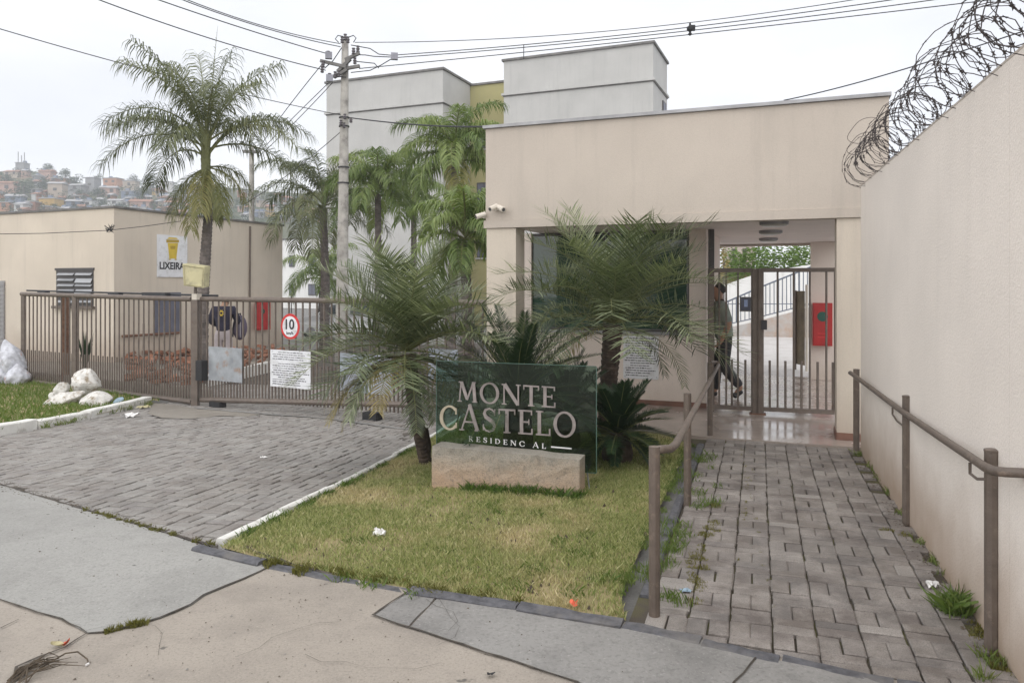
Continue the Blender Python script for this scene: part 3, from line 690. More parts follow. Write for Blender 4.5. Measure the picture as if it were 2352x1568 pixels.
for a, b, z0, z1 in ((ws0, ws1, wz0, wz0+0.045), (ws0, ws1, wz1, 2.397), (ws0, ws0+0.035, wz0+0.046, wz1-0.001), (ws1-0.035, ws1, wz0+0.046, wz1-0.001), ((ws0+ws1)/2-0.02, (ws0+ws1)/2+0.02, wz0+0.046, wz1-0.001)):
    sbox(win, a+0.003, b-0.003, WQ+0.03, WQ+0.08, z0+0.002, z1)
win = win.build('window', M['winframe'], gh)
for a, b in ((ws0+0.036, (ws0+ws1)/2-0.021), ((ws0+ws1)/2+0.021, ws1-0.036)):
    sbox(MB(), a, b, WQ+0.05, WQ+0.056, wz0+0.047, wz1-0.002).build('pane', M['darkglass'], win)
sbox(MB(), ws0-0.03, ws1+0.02, WQ-0.035, WQ+0.028, wz0-0.025, wz0+0.012).build('sill', M['flash'], win)
sbox(MB(), -0.26, 0.075, 0.365, 0.42, 0.02, 2.397).build('downpipe_cover', M['facade'], gh)

# lamps under the passage ceiling
for i, (px, py, r, lb) in enumerate(((1778, 512, 0.165, 'round glass ceiling lamp nearest the fascia in the passage'), (1770, 532, 0.155, 'second round ceiling lamp in from the fascia, darker underside'), (1765, 549, 0.145, 'innermost round ceiling lamp at the far end of the passage'))):
    d = 0.735*FPX/(CY-py); p = P(px, py, d); p.z = 2.398
    t = thing('ceiling_lamp', lb, 'lamp', p, 'round lamps under the gatehouse ceiling')
    MB().lathe(p, [(r, -0.035), (r, 0)], 18).build('lamp_base', M['flash'], t)
    MB().lathe(p, [(0.02, -0.062), (r*0.55, -0.058), (r*0.85, -0.05), (r*0.93, -0.036)], 18).build('lamp_shade', M['lampglass'], t, smooth=True)

# cctv cameras
def cctv(px, py, base, aim, label):
    t = thing('security_camera', label, 'camera', base, 'security cameras outside the gatehouse')
    a = Vector(aim).normalized()
    MB().tube([base, base - FV*0.07], 0.012, 8).build('arm', M['cctv'], t)
    MB().tube([base, base - FV*0.012], 0.035, 10).build('mount', M['cctv'], t)
    c = base - FV*0.09
    MB().tube([c - a*0.05, c + a*0.075], 0.034, 10).build('camera_body', M['cctv'], t)
    MB().tube([c + a*0.076, c + a*0.08], 0.022, 10).build('lens', M['winframe'], t)
cctv(1140, 478, plane_pt(1141, 478, fp(0, 0), FU), (-0.6, -0.6, -0.35), 'smaller cream security camera on the fascia beside its twin')
cctv(1155, 480, plane_pt(1156, 480, fp(0, 0), FU), (0.45, -0.75, -0.3), 'larger cream security camera right of its twin on the fascia')
cctv(1113, 488, fp(4.13, 0.03, 2.52), (-0.9, -0.3, -0.3), 'cream security camera on the outer corner of the gatehouse')

# text and notices ---------------------------------------------------
def notice(name, label, px0, py0, px1, py1, O, D, nrm, mat, lines, seed, cat='notice', group=None, thick=0.006):
    A = plane_pt(px0, py1, O, D); B = plane_pt(px1, py1, O, D); Tp = plane_pt(px0, py0, O, D)
    X = (B - A); X.z = 0; Hh = Tp.z - A.z; A = Vector((A.x, A.y, A.z)) + nrm*0.004
    t = thing(name, label, cat, A + X/2, group)
    MB().obox(A, X, Vector((0, 0, Hh)), nrm*thick).build('board', mat, t)
    if lines:
        rr = random.Random(seed); mb = MB(); xn = X.normalized(); L = X.length
        for i in range(lines):
            if rr.random() < 0.08: continue
            z = Hh*(0.93 - 0.86*i/(lines-1)); x = L*rr.choice((0.06, 0.06, 0.08, 0.2)); end = L*rr.uniform(0.72, 0.95)
            if i in (4, 9): x = L*0.04; end = L*0.97
            while x < end:
                wd = min(end-x, L*rr.uniform(0.02, 0.11))
                mb.obox(A + nrm*(thick+0.0005) + xn*x + Vector((0, 0, z)), xn*wd, Vector((0, 0, Hh*rr.uniform(0.014, 0.024))), nrm*0.0008)
                x += wd + L*0.014
        mb.build('print', M['ink2'], t, kind='stuff')
        for u, v in ((0.05, 0.95), (0.95, 0.95), (0.05, 0.05), (0.95, 0.05)):
            MB().tube([A + X*u + Vector((0, 0, Hh*v)) + nrm*thick, A + X*u + Vector((0, 0, Hh*v)) + nrm*(thick+0.004)], 0.006, 6).build('screw', M['darkmetal'], t)
    return t
def text_part(s, size, mat, parent, origin, X, nrm, name='lettering', thick=0.002, bold=0.0, width=None, align='LEFT'):
    cu = bpy.data.curves.new('t', 'FONT'); cu.body = s; cu.size = 1; cu.extrude = 0.02; cu.offset = bold; cu.resolution_u = 4; cu.align_x = align
    o = bpy.data.objects.new('t', cu); C.objects.link(o)
    dg = bpy.context.evaluated_depsgraph_get(); me = bpy.data.meshes.new_from_object(o.evaluated_get(dg))
    bpy.data.objects.remove(o); bpy.data.curves.remove(cu)
    xs_ = [v.co.x for v in me.vertices]; ys_ = [v.co.y for v in me.vertices]; x0, x1 = min(xs_), max(xs_); y0, y1 = min(ys_), max(ys_)
    sy = size/(y1-y0); sx = sy if width is None else width/(x1-x0)
    X = Vector(X).normalized(); off = rootloc(parent); nrm = Vector(nrm)
    for v in me.vertices:
        u = ((v.co.x-x0) - (0 if align == 'LEFT' else (x1-x0)/2))*sx
        v.co = Vector(origin) + X*u + Vector((0, 0, (v.co.y-y0)*sy)) + nrm*(thick if v.co.z > 0 else 0.0) - off
    me.materials.clear(); me.materials.append(mat)
    o = bpy.data.objects.new(name, me); C.objects.link(o); o.parent = parent; return o
notice('notice_board', 'white printed notice on the wall under the gatehouse window', 1432, 770, 1513, 868, fp(0, WQ-0.002), FU, -FV, M['signwhite'], 16, 4)

# pedestrian gate --------------------------------------------------------
PG0, PG1 = Vector((2.60, 9.56, 0)), Vector((4.00, 9.12, 0)); PGD = (PG1-PG0).normalized(); PGN = Vector((PGD.y, -PGD.x, 0))
pg = thing('pedestrian_gate', 'brown barred pedestrian gate with central double post in the passage', 'gate', (PG0+PG1)/2)
def pgx(px): p = plane_pt(px, 700, PG0, PGD); p.z = 0; return p
ZT, ZB = 1.84, 0.085
def bar(mb, p, z0, z1, hw): mb.tube([p + Vector((0, 0, z0)), p + Vector((0, 0, z1))], hw, 4, sq=True)
for a, b in ((1633, 1728), (1751, 1922)):
    for z in (ZT, ZB): mb = MB(); mb.tube([pgx(a) + Vector((0, 0, z)), pgx(b) + Vector((0, 0, z))], 0.036, 4, sq=True); mb.build('rail', M['metal'], pg)
blong = MB(); bar(blong, Vector((0, 0, 0)), ZB+0.02, ZT-0.02, 0.014); blong = blong.mesh('bar', M['metal'])
bshort = MB(); bar(bshort, Vector((0, 0, 0)), ZB+0.02, 0.70, 0.016); bshort = bshort.mesh('short_bar', M['metal'])
for x in (1652, 1668, 1695, 1786, 1823, 1860, 1898): inst('bar', blong, pg, pgx(x))
for x in (1681, 1712, 1768, 1804, 1841, 1878, 1913): inst('short_bar', bshort, pg, pgx(x))
for x, z0, z1, hw in ((1633, 0.02, 1.87, 0.045), (1733, 0.02, 1.86, 0.048), (1746, 0.02, 1.86, 0.048), (1921, 0.08, 1.87, 0.03)):
    mb = MB(); bar(mb, pgx(x), z0, z1, hw); mb.build('post', M['metal'], pg)
MB().cbox(pgx(1740) + Vector((0, 0, 0.019)), 0.2, 0.12, 0.012, math.atan2(PGD.y, PGD.x)).build('post_base', M['rust'], pg)
mb = MB(); mb.cbox(pgx(1755) + PGN*0.03 + Vector((0, 0, 1.09)), 0.07, 0.05, 0.12, math.atan2(PGD.y, PGD.x)); mb.build('lock', M['darkmetal'], pg)
mb = MB(); bar(mb, fp(1.52, WQ-0.02), 0.02, 2.39, 0.045); mb.build('frame_post', M['winframe'], pg)
ip = thing('intercom_panel', 'dark blue intercom screen fixed beside the central gate post', 'intercom', pgx(1712) + Vector((0, 0, 1.3)))
A = plane_pt(1699, 715, PG0 + PGN*0.02, PGD); B = plane_pt(1726, 715, PG0 + PGN*0.02, PGD); X = B - A; X.z = 0
MB().obox(A, X, (0, 0, 0.185), PGN*0.03).build('housing', M['winframe'], ip)
MB().obox(A + X*0.1 + Vector((0, 0, 0.015)) + PGN*0.031, X*0.8, (0, 0, 0.155), PGN*0.003).build('display', M['screen'], ip)
MB().obox(A + X*0.38 + Vector((0, 0, 0.06)) + PGN*0.035, X*0.3, (0, 0, 0.09), PGN*0.002).build('painted_glint', M['glintpaint'], ip)  # reflection on the display painted as a pale plate

# behind the passage ----------------------------------------------------
tag(sheet('yard', [(1.5, 13.5), (8, 12.0), (16, 30), (4.2, 30)], 0.012, M['yard'], hf=lambda x, y: 0.0, cell=5), 'pale concrete yard behind the gatehouse passage', 'yard', kind='structure')
hc = thing('hose_cabinet', 'red fire hose cabinet with round green glass on the back column', 'cabinet', fp(0.05, 5.28, 0.9), 'red hose cabinets')
A = plane_pt(1866, 792, fp(0, 5.28), FU); B = plane_pt(1911, 792, fp(0, 5.28), FU); X = B - A; X.z = 0
MB().obox(A, X, (0, 0, 0.73), -FV*0.16).build('box', M['redbox'], hc)
MB().obox(A + X*0.06 + Vector((0, 0, 0.03)) - FV*0.161, X*0.88, (0, 0, 0.67), -FV*0.012).build('door', M['redbox'], hc)
MB().lathe(A + X*0.5 + Vector((0, 0, 0.50)) - FV*0.173, [(0.085, 0), (0.085, 0.006)], 18, axis=-FV).build('glass_disc', M['greenlens'], hc)
for z in (0.14, 0.20): MB().obox(A + X*0.25 + Vector((0, 0, z)) - FV*0.1735, X*0.45, (0, 0, 0.02), -FV*0.002).build('lettering_strip', M['red'], hc)
RA, RB = Vector((6.3, 24.2, 0)), Vector((11.5, 22.4, 0)); RD = (RB-RA).normalized()
rw = thing('ramp_wall', 'sloping pale ramp wall with grey blue railing behind the passage', 'ramp', (RA+RB)/2)
pts0 = [plane_pt(x, y, RA, RD) for x, y in ((1640, 760), (1745, 737), (1830, 714), (1900, 696))]
mb = MB(); base = [Vector((p.x, p.y, 0)) for p in pts0]; n = Vector((-RD.y, RD.x, 0))
mb.prism([base[0], base[-1], pts0[3], pts0[2], pts0[1], pts0[0]], n*0.25).build('wall', M['palewall'], rw)
tops = [plane_pt(x, y, RA, RD) for x, y in ((1640, 706), (1745, 660), (1850, 618), (1900, 598))]
MB().tube([p + n*0.1 for p in tops], 0.03, 6).build('handrail', M['bluerail'], rw)
mids = [plane_pt(x, y, RA, RD) for x, y in ((1640, 752), (1745, 728), (1830, 706), (1900, 688))]
MB().tube([p + n*0.1 for p in mids], 0.02, 6).build('bottom_rail', M['bluerail'], rw)
MB().tube([plane_pt(x, 698, RA, RD) + n*0.1 for x in (1640, 1745, 1860)], 0.015, 6).build('mid_rail', M['bluerail'], rw)
def interp(pl, px):
    for a, b in zip(pl[:-1], pl[1:]):
        xa = CX + a.x/a.y*FPX; xb = CX + b.x/b.y*FPX
        if px <= xb or b is pl[-1]: return a.lerp(b, (px-xa)/(xb-xa))
for k in range(26):
    x = 1644 + k*9.6; a, b = interp(mids, x) + n*0.1, interp(tops, x) + n*0.1
    MB().tube([a, b], 0.016 if k % 5 else 0.03, 4, sq=True).build('baluster', M['bluerail'], rw)
O2 = RA + n*3; O2D = RD
up = [plane_pt(x, y, O2, O2D) for x, y in ((1630, 668), (1690, 645), (1750, 625), (1860, 608), (1930, 600))]
tag(MB().prism([Vector((up[0].x, up[0].y, 0)), Vector((up[-1].x, up[-1].y, 0))] + up[::-1], n*0.2).build('upper_wall', M['white2'], loc=RA + n*3), 'pale upper ramp wall rising behind the blue railing', 'wall')
ph = thing('pink_house', 'pinkish building glimpsed over the gate through the passage', 'building', Vector((12.2, 42, 0)))
a, b = P(1660, 655, 42), P(1734, 655, 41); a.z = b.z = 0
MB().obox(a, b-a, Vector((1.5, 5, 0)), (0, 0, 6.5)).build('wall', M['pinkhouse'], ph)
for fx in (0.3, 0.62): MB().obox(a + (b-a)*fx + Vector((0, -0.03, 2.9)), (b-a)*0.12, (0, 0.03, 0), (0, 0, 0.8)).build('window', M['winframe'], ph)
sg = thing('side_gate', 'brown boarded side gate with pale pipe frame beyond the passage', 'gate', P(1840, 880, 14.4))
a = P(1829, 700, 14.4); b = P(1849, 700, 14.1); X = b - a; X.z = 0; a.z = 0.12
for k in range(3): MB().obox(a + X*(k/3+0.01), X*0.31, (0, 0.03, 0), (0, 0, 1.42)).build('plank', M['woodgate'], sg)
p = P(1853, 700, 14.1); p.z = 0; MB().tube([p, p + Vector((0, 0, 1.66))], 0.028, 8).build('post', M['cctv'], sg)
q = P(1827, 700, 14.4); q.z = 0; MB().tube([q, q + Vector((0, 0, 1.55))], 0.02, 8).build('post', M['metal'], sg)

# ------------------------------------------------------------------ handrails of the footpath
def post_at(mb, g, ztop, r): mb.tube([g + Vector((0, 0, -0.03)), Vector((g.x, g.y, ztop))], r, 10)
hl = thing('handrail', 'rusty brown handrail on slim posts along the lawn side', 'handrail', G(1503, 1415), 'footpath handrails')
tops = []
for px, pb, pt, r in ((1503, 1415, 1025, 0.028), (1579, 1160, 903, 0.028), (1631, 1003, 832, 0.03)):
    g = G(px, pb); z = EYE + (CY-pt)/FPX*g.y; mb = MB(); post_at(mb, g, z, r); mb.build('post', M['rail'], hl); tops.append((g, z))
g1 = tops[0][0]; r0 = Vector((g1.x+0.01, g1.y, tops[0][1]-0.018))
pts = [r0, P(1522, 1031, 3.72), P(1540, 1030, 3.80), P(1552, 1020, 3.92), P(1566, 995, 4.2), P(1590, 950, 5.0), P(1622, 890, 6.5), P(1650, 838, 8.4)]
MB().tube(pts, 0.021, 10).build('handrail_tube', M['rail'], hl, smooth=True)
MB().tube([P(1650, 838, 8.4), P(1645, 832, 8.42), P(1632, 832, 8.3)], 0.02, 8).build('handrail_end', M['rail'], hl)
hr = thing('handrail', 'brown handrail on thick posts along the beige boundary wall', 'handrail', G(2280, 1490), 'footpath handrails')
for px, pb, pt, r in ((1967, 1036, 850, 0.029), (2083, 1200, 912, 0.030), (2279, 1490, 1037, 0.033)):
    g = G(px, pb); z = EYE + (CY-pt)/FPX*g.y; mb = MB(); post_at(mb, g, z, r)
    mb.lathe((g.x, g.y, z), [(r, 0), (r*1.06, 0.002), (r*1.06, 0.01), (r*0.6, 0.014)], 10); mb.build('post', M['rail'], hr)
pts = [P(1953, 856, 7.2), P(1962, 862, 7.05), P(2030, 913, 6.0), P(2080, 950, 5.0), P(2160, 1004, 4.1), P(2230, 1050, 3.45), P(2262, 1072, 3.2), P(2282, 1081, 3.1), P(2310, 1084, 3.05), P(2420, 1089, 2.95)]
MB().tube(pts, 0.021, 10).build('handrail_tube', M['rail'], hr, smooth=True)
for px, py, d, gx, gy in ((2050, 936, 5.6, 2083, 1200), (2228, 1062, 3.44, 2279, 1490)):
    g = G(gx, gy); a = P(px, py, d); e = Vector((g.x-0.02, g.y, a.z-0.055))
    MB().tube([a, a + Vector((0.0, 0, -0.05)), a.lerp(e, 0.4) + Vector((0, 0, -0.045)), e], 0.007, 6).build('bracket', M['rail'], hr)
g = G(2083, 1200); MB().tube([Vector((g.x+0.06, g.y+0.05, 0.0)), Vector((g.x+0.055, g.y+0.05, 0.62))], 0.006, 6).build('stay_rod', M['metal'], hr)

# ------------------------------------------------------------------ vehicle gate and fence
GN = Vector((gdir.y, -gdir.x, 0)); GTOP = 1.415
def gxy(px, off=0.0):
    p = plane_pt(px, 700, GATE1 + GN*off, gdir); p.z = 0; return p
vg = thing('vehicle_gate', 'long brown barred sliding gate across the driveway', 'gate', GATE1)
gate_a, gate_b = gxy(462), GATE1 + gdir*6.0
def zg(p): return h(p.x, p.y)
L = (gate_b-gate_a); L.z = 0; nb = int(L.length/0.148)
MB().tube([Vector((gate_a.x, gate_a.y, GTOP)), Vector((gate_b.x, gate_b.y, GTOP))], 0.042, 10).build('top_rail', M['metal'], vg)
MB().tube([Vector((gate_a.x, gate_a.y, zg(gate_a)+0.10)), Vector((gate_b.x, gate_b.y, zg(gate_b)+0.10))], 0.045, 8).build('bottom_rail', M['metal'], vg)
def unit_bar(hw, name): mb = MB(); mb.tube([Vector((0, 0, 0)), Vector((0, 0, 1))], hw, 4, sq=True); return mb.mesh(name, M['metal'])
ub, us = unit_bar(0.0145, 'bar'), unit_bar(0.0135, 'short_bar')
for i in range(nb+1):
    p = gate_a + L*(i/nb); z0 = zg(p)+0.13
    inst('bar', ub, vg, (p.x, p.y, z0), math.atan2(gdir.y, gdir.x), (1, 1, GTOP-0.03-z0))
    if i < nb:
        q = gate_a + L*((i+0.5)/nb); z0 = zg(q)+0.13
        inst('short_bar', us, vg, (q.x, q.y, z0), math.atan2(gdir.y, gdir.x), (1, 1, 0.62))
for px, dz in ((500, -0.02), (855, 0.0)):
    p = gxy(px); MB().cbox((p.x, p.y, zg(p)+dz), 0.26, 0.14, 0.11, math.atan2(gdir.y, gdir.x)).build('wheel_box', M['plug'], vg)
fe = thing('fence', 'brown barred fence behind the green verge and white rocks', 'fence', GATE0)
f0, f1 = Vector((GATE0.x, GATE0.y, 0)), gxy(440) ; FD = (f1-f0); nf = int(FD.length/0.148); fdir = FD.normalized(); FN = Vector((fdir.y, -fdir.x, 0))
ft0, ft1 = EYE + (CY-675)/FPX*f0.y, EYE + (CY-687)/FPX*f1.y
MB().tube([Vector((f0.x, f0.y, ft0)), Vector((f1.x, f1.y, ft1))], 0.045, 10).build('top_rail', M['metal'], fe)
MB().tube([Vector((f0.x, f0.y, zg(f0)+0.07)), Vector((f1.x, f1.y, zg(f1)+0.05))], 0.04, 8).build('bottom_rail', M['metal'], fe)
frz = math.atan2(fdir.y, fdir.x)
for i in range(nf+1):
    p = f0 + FD*(i/nf); z0 = zg(p)+0.1; zt = ft0 + (ft1-ft0)*i/nf - 0.03
    inst('bar', ub, fe, (p.x, p.y, z0), frz, (1, 1, zt-z0))
    if i < nf:
        q = f0 + FD*((i+0.5)/nf); inst('short_bar', us, fe, (q.x, q.y, z0), frz, (1, 1, 0.62))
for px, hw in ((54, 0.05), (172, 0.055), (330, 0.02)):
    p = plane_pt(px, 700, f0, fdir); p.z = 0; zz = zg(p)
    MB().tube([Vector((p.x, p.y, zz)), Vector((p.x, p.y, (ft0 if px < 300 else 0.95)))], hw, 4, sq=True).build('post', M['metal'], fe)
p = plane_pt(150, 700, f0 - FN*0.4, fdir); p.z = 0
MB().tube([Vector((p.x, p.y, -0.4)), Vector((p.x, p.y, 1.45))], 0.085, 8).build('pillar', M['rust'], fe)
r0 = plane_pt(62, 667, f0 - FN*0.1, fdir); r1 = plane_pt(500, 679, f0 - FN*0.1, fdir)
MB().tube([r0, r1], 0.02, 6).build('guide_rod', M['darkmetal'], fe)
for px, ww in ((100, 0.3), (265, 0.34), (358, 0.7)):
    p = plane_pt(px, 673 if px < 200 else 676, f0 - FN*0.05, fdir); MB().cbox(p - Vector((0, 0, 0.05)), ww, 0.1, 0.085, frz).build('guide_bracket', M['darkmetal'], fe)
gpst = thing('gate_post', 'square brown gate post between fence and sliding gate', 'post', gxy(450, 0.03) + Vector((0, 0, zg(gxy(450)))))
p = gxy(449, 0.06)
MB().tube([Vector((p.x, p.y, zg(p)-0.05)), Vector((p.x, p.y, 1.40))], 0.075, 4, sq=True).build('shaft', M['metal'], gpst)
MB().cbox((p.x+0.02, p.y, 1.402), 0.13, 0.1, 0.10, frz).build('lock_box', M['cctv'], gpst)
MB().cbox(Vector((gxy(463, 0.08).x, gxy(463, 0.08).y, 0.03)), 0.16, 0.12, 0.34, frz).build('motor_latch', M['plug'], gpst)
fl = thing('floodlight', 'pale yellow floodlight housing on a mast over the gate post', 'floodlight', Vector((p.x, p.y, 1.5)))
MB().tube([Vector((p.x, p.y, 1.5)), Vector((p.x, p.y+0.02, 1.72))], 0.03, 8).build('mast', M['metal'], fl)
mb = MB(); a = P(419, 606, p.y-0.1); b = P(470, 613, p.y-0.1); c = P(467, 661, p.y-0.16); d = P(422, 656, p.y-0.16)
mb.prism([a, b, c, d], (0.03, 0.16, 0.02)).build('housing', M['lamp'], fl)
mb = MB(); mb.tube([a + Vector((0.02, -0.012, -0.02)), b + Vector((-0.02, -0.012, -0.02)), c + Vector((-0.02, -0.012, 0.02)), d + Vector((0.02, -0.012, 0.02)), a + Vector((0.02, -0.012, -0.02))], 0.008, 4).build('rim', M['lamp'], fl)

GPO = GATE1 + GN*0.035
notice('metal_plate', 'rust stained galvanised plate wired to the sliding gate', 480, 795, 557, 872, GPO, gdir, GN, M['galv'], 0, 1, 'plate')
notice('gate_notice', 'white notice with lines of print on the sliding gate', 622, 802, 714, 886, GPO, gdir, GN, M['signwhite'], 15, 11)
notice('metal_plate', 'large blank grey plate on the gate behind palm fronds', 782, 810, 900, 897, GPO, gdir, GN, M['galv2'], 0, 1, 'plate')
notice('metal_plate', 'pale blue grey plate on the gate behind the glass sign', 985, 800, 1052, 872, GPO, gdir, GN, M['galv2'], 0, 1, 'plate')
GRD = gdir
ctr = plane_pt(667, 750, GPO, gdir); rad = 0.205
ss = thing('speed_sign', 'round red rimmed ten kilometre speed limit sign on the gate', 'sign', ctr + GN*0.01)
MB().lathe(ctr, [(rad, 0.0), (rad, 0.006)], 36, axis=GN).build('rim', M['red'], ss)
MB().lathe(ctr, [(rad*0.80, 0.0065), (rad*0.80, 0.009)], 36, axis=GN).build('disc', M['signwhite'], ss)
text_part('10', 0.165, M['ink'], ss, ctr + GN*0.0095 + Vector((0, 0, -0.045)), gdir, GN, 'numerals', 0.002, 0.02, 0.19, 'CENTER')
text_part('km/h', 0.05, M['ink'], ss, ctr + GN*0.0095 + Vector((0, 0, -0.125)), gdir, GN, 'lettering', 0.002, 0.02, 0.15, 'CENTER')
MB().tube([ctr + Vector((0, 0, rad)) - GN*0.02, Vector((ctr.x, ctr.y, GTOP+0.06)) - GN*0.02], 0.008, 5).build('hanger', M['darkmetal'], ss)

# ------------------------------------------------------------------ annex (rubbish store) on the left
TC = Vector((-9.68, 18.0, -0.25)); TR = Vector((0.392, 0.920, 0)); TL = Vector((-0.920, 0.392, 0)); TZ = 3.525
tb = thing('rubbish_store', 'low beige flat roofed rubbish store with LIXEIRA sign', 'building', TC)
MB().obox(TC + Vector((0, 0, -0.6)), TR*6.05, TL*7.0, (0, 0, TZ+0.85)).build('wall', M['trash'], tb)
MB().obox(TC + Vector((0, 0, TZ+0.253)) - TR*0.04 - TL*0.04, TR*6.13, TL*7.1, (0, 0, 0.05)).build('roof_edge', M['ledge'], tb)
TRN = -TL.copy(); TLN = -TR.copy()        # outward normals of right and left face
def on_r(px, py, off=0.0): return plane_pt(px, py, TC + TRN*off, TR)
def on_l(px, py, off=0.0): return plane_pt(px, py, TC + TLN*off, TL)
def panel(face, x0, y0, x1, y1, off, th):
    f = on_r if face == 'r' else on_l; nn = TRN if face == 'r' else TLN
    a, b, t = f(x0, y1, off), f(x1, y1, off), f(x0, y0, off); X = b-a; X.z = 0
    return MB().obox(a, X, Vector((0, 0, t.z-a.z)), nn*th)
wnd = panel('l', 130, 620, 215, 706, 0.003, 0.012).build('window', M['winframe'], tb)
for k in range(6):
    y = 628 + k*12.5
    for x0, x1 in ((134, 171), (175, 212)):
        a, b = on_l(x0, y, 0.02), on_l(x1, y + rnd.uniform(-1, 1), 0.02); X = b-a
        tl = 0.10 if (k in (1, 3) and x0 > 150) else 0.05
        MB().obox(a, X, TLN*0.05 + Vector((0, 0, -tl)), Vector((0, 0, 0.012)) + TLN*0.006).build('louvre_slat', M['louvre'], wnd)
panel('l', 126, 702, 218, 708, 0.003, 0.10).build('sill', M['metal'], wnd)
panel('l', 128, 616, 217, 621, 0.003, 0.03).build('lintel', M['winframe'], wnd)
sh = panel('l', -60, 645, 12, 850, 0.003, 0.02).build('roller_shutter', M['shutter'], tb)
for k in range(20):
    y = 650 + k*9.8; panel('l', -58, y, 10, y+7, 0.0235, 0.02).build('slat', M['shutter'], sh)
panel('r', 352, 672, 412, 766, 0.003, 0.06).build('service_panel', M['panelgrey'], tb)
a, b = on_r(281, 772, 0.05), on_r(412, 764, 0.12); MB().tube([a, b], 0.035, 6).build('rust_rail', M['rust'], tb)
hb = thing('hose_cabinet', 'red fire hose cabinet on the side of the rubbish store', 'cabinet', on_r(598, 757), 'red hose cabinets')
panel('r', 585, 694, 612, 758, 0.003, 0.16).build('box', M['redbox'], hb)
panel('r', 587, 697, 610.5, 755, 0.164, 0.012).build('door', M['redbox'], hb)
MB().lathe(on_r(604, 715, 0.178), [(0.08, 0), (0.08, 0.005)], 16, axis=TRN).build('glass_disc', M['greenlens'], hb)
lx = thing('rubbish_sign', 'white LIXEIRA sign with a yellow wheelie bin on it', 'sign', on_r(395, 637))
panel('r', 360, 538, 429, 636, 0.004, 0.02).build('board', M['signwhite'], lx)
def bin_poly(pts, off, mat, name):
    MB().prism([on_r(x, y, off) for x, y in pts], TRN*0.002).build(name, mat, lx)
bin_poly([(385, 558), (409, 558), (405, 594), (389, 594)], 0.0245, M['binyellow'], 'bin_print')
bin_poly([(382, 550), (411, 551), (411, 557), (382, 557)], 0.0245, M['binshade'], 'bin_lid_print')
bin_poly([(388, 545), (405, 546), (409, 549.5), (384, 549)], 0.0245, M['binyellow'], 'bin_top_print')
bin_poly([(388, 594.5), (392, 594.5), (392, 597), (388, 597)], 0.0245, M['binshade'], 'bin_wheel_print')
bin_poly([(401, 594.5), (406, 594.5), (406, 597), (401, 597)], 0.0245, M['binshade'], 'bin_wheel_print')
bin_poly([(391, 565), (403, 565), (402, 572), (392, 572)], 0.027, M['binshade'], 'bin_label_print')
a, b = on_r(366.5, 618, 0.0245), on_r(424, 618, 0.0245); X = b-a
text_part('LIXEIRA', 0.19, M['ink'], lx, a, (X.x, X.y, 0), TRN, 'lettering', 0.003, 0.03, Vector((X.x, X.y)).length)
# wire with a tangle in front of the annex
ow = thing('telephone_wire', 'thin sagging wire with a tangled knot before the rubbish store', 'cable', P(250, 525, 14))
MB().tube([P(-40, 538, 13.5), P(100, 536, 13.8), P(250, 529, 14.2), P(330, 520, 14.5), P(415, 508, 14.8)], 0.006, 4).build('wire', M['cable'], ow)
rr = random.Random(4); c = P(252, 524, 14.2)
MB().tube([c + Vector((rr.uniform(-0.09, 0.09), rr.uniform(-0.05, 0.05), rr.uniform(-0.09, 0.09))) for _ in range(34)], 0.006, 4).build('knot', M['cable'], ow)

# raised bed with brick rubble between gate and annex
bed = [(-14, 18.2), (GATE0.x+0.1, GATE0.y+0.3), (GATE1.x+0.1, GATE1.y+0.45), (G(452, 890).x, G(452, 890).y), (G(640, 846).x, G(640, 846).y), (-7.0, 23.9), (-9.8, 18.4)]
tag(MB().prism([(x, y, -0.5) for x, y in bed], (0, 0, 0.27)).build('planting_bed', M['gravelly'], loc=(-9, 16, -0.5)), 'raised strip of earth along the rubbish store', 'bed', kind='structure')
kb = [G(455, 890), G(640, 846)]
mb = MB(); T = (kb[1]-kb[0]); T.z = 0; kbn = Vector((T.y, -T.x, 0)).normalized()
kr = thing('white_kerb', 'whitewashed kerb of the raised bed behind the sliding gate', 'kerb', kb[0], kind='structure')
for k in range(6):
    a = kb[0] + T*(k/6); a.z = -0.47; MB().obox(a + kbn*0.005, T/6*0.94, kbn*0.12, (0, 0, 0.28)).build('kerb_stone', M['whitepaint'], kr)
mb = MB(); rr = random.Random(8)
bricks = thing('brick_rubble', 'rows of loose reddish bricks heaped on the bed behind the fence', 'bricks', (-8, 16.4, -0.23))
bm_ = MB(); bm_.cbox((0, 0, 0), 0.22, 0.11, 0.07); bme = bm_.mesh('brick', M['brick'])
cnt = 0
while cnt < 230:
    t = rr.random(); px_, py_ = 330 + t*330, 0
    x = rr.uniform(-10.2, -5.6); y = rr.uniform(13.6, 20.5)
    if not inside((x, y), bed): continue
    k = (x/y)*FPX + CX
    if k < 290 or k > 650: continue
    o = inst('brick', bme, bricks, (x, y, -0.23 + rr.uniform(0, 0.16))); o.rotation_euler = (rr.uniform(-0.5, 0.5), rr.uniform(-0.5, 0.5), rr.uniform(0, 3.1)); cnt += 1

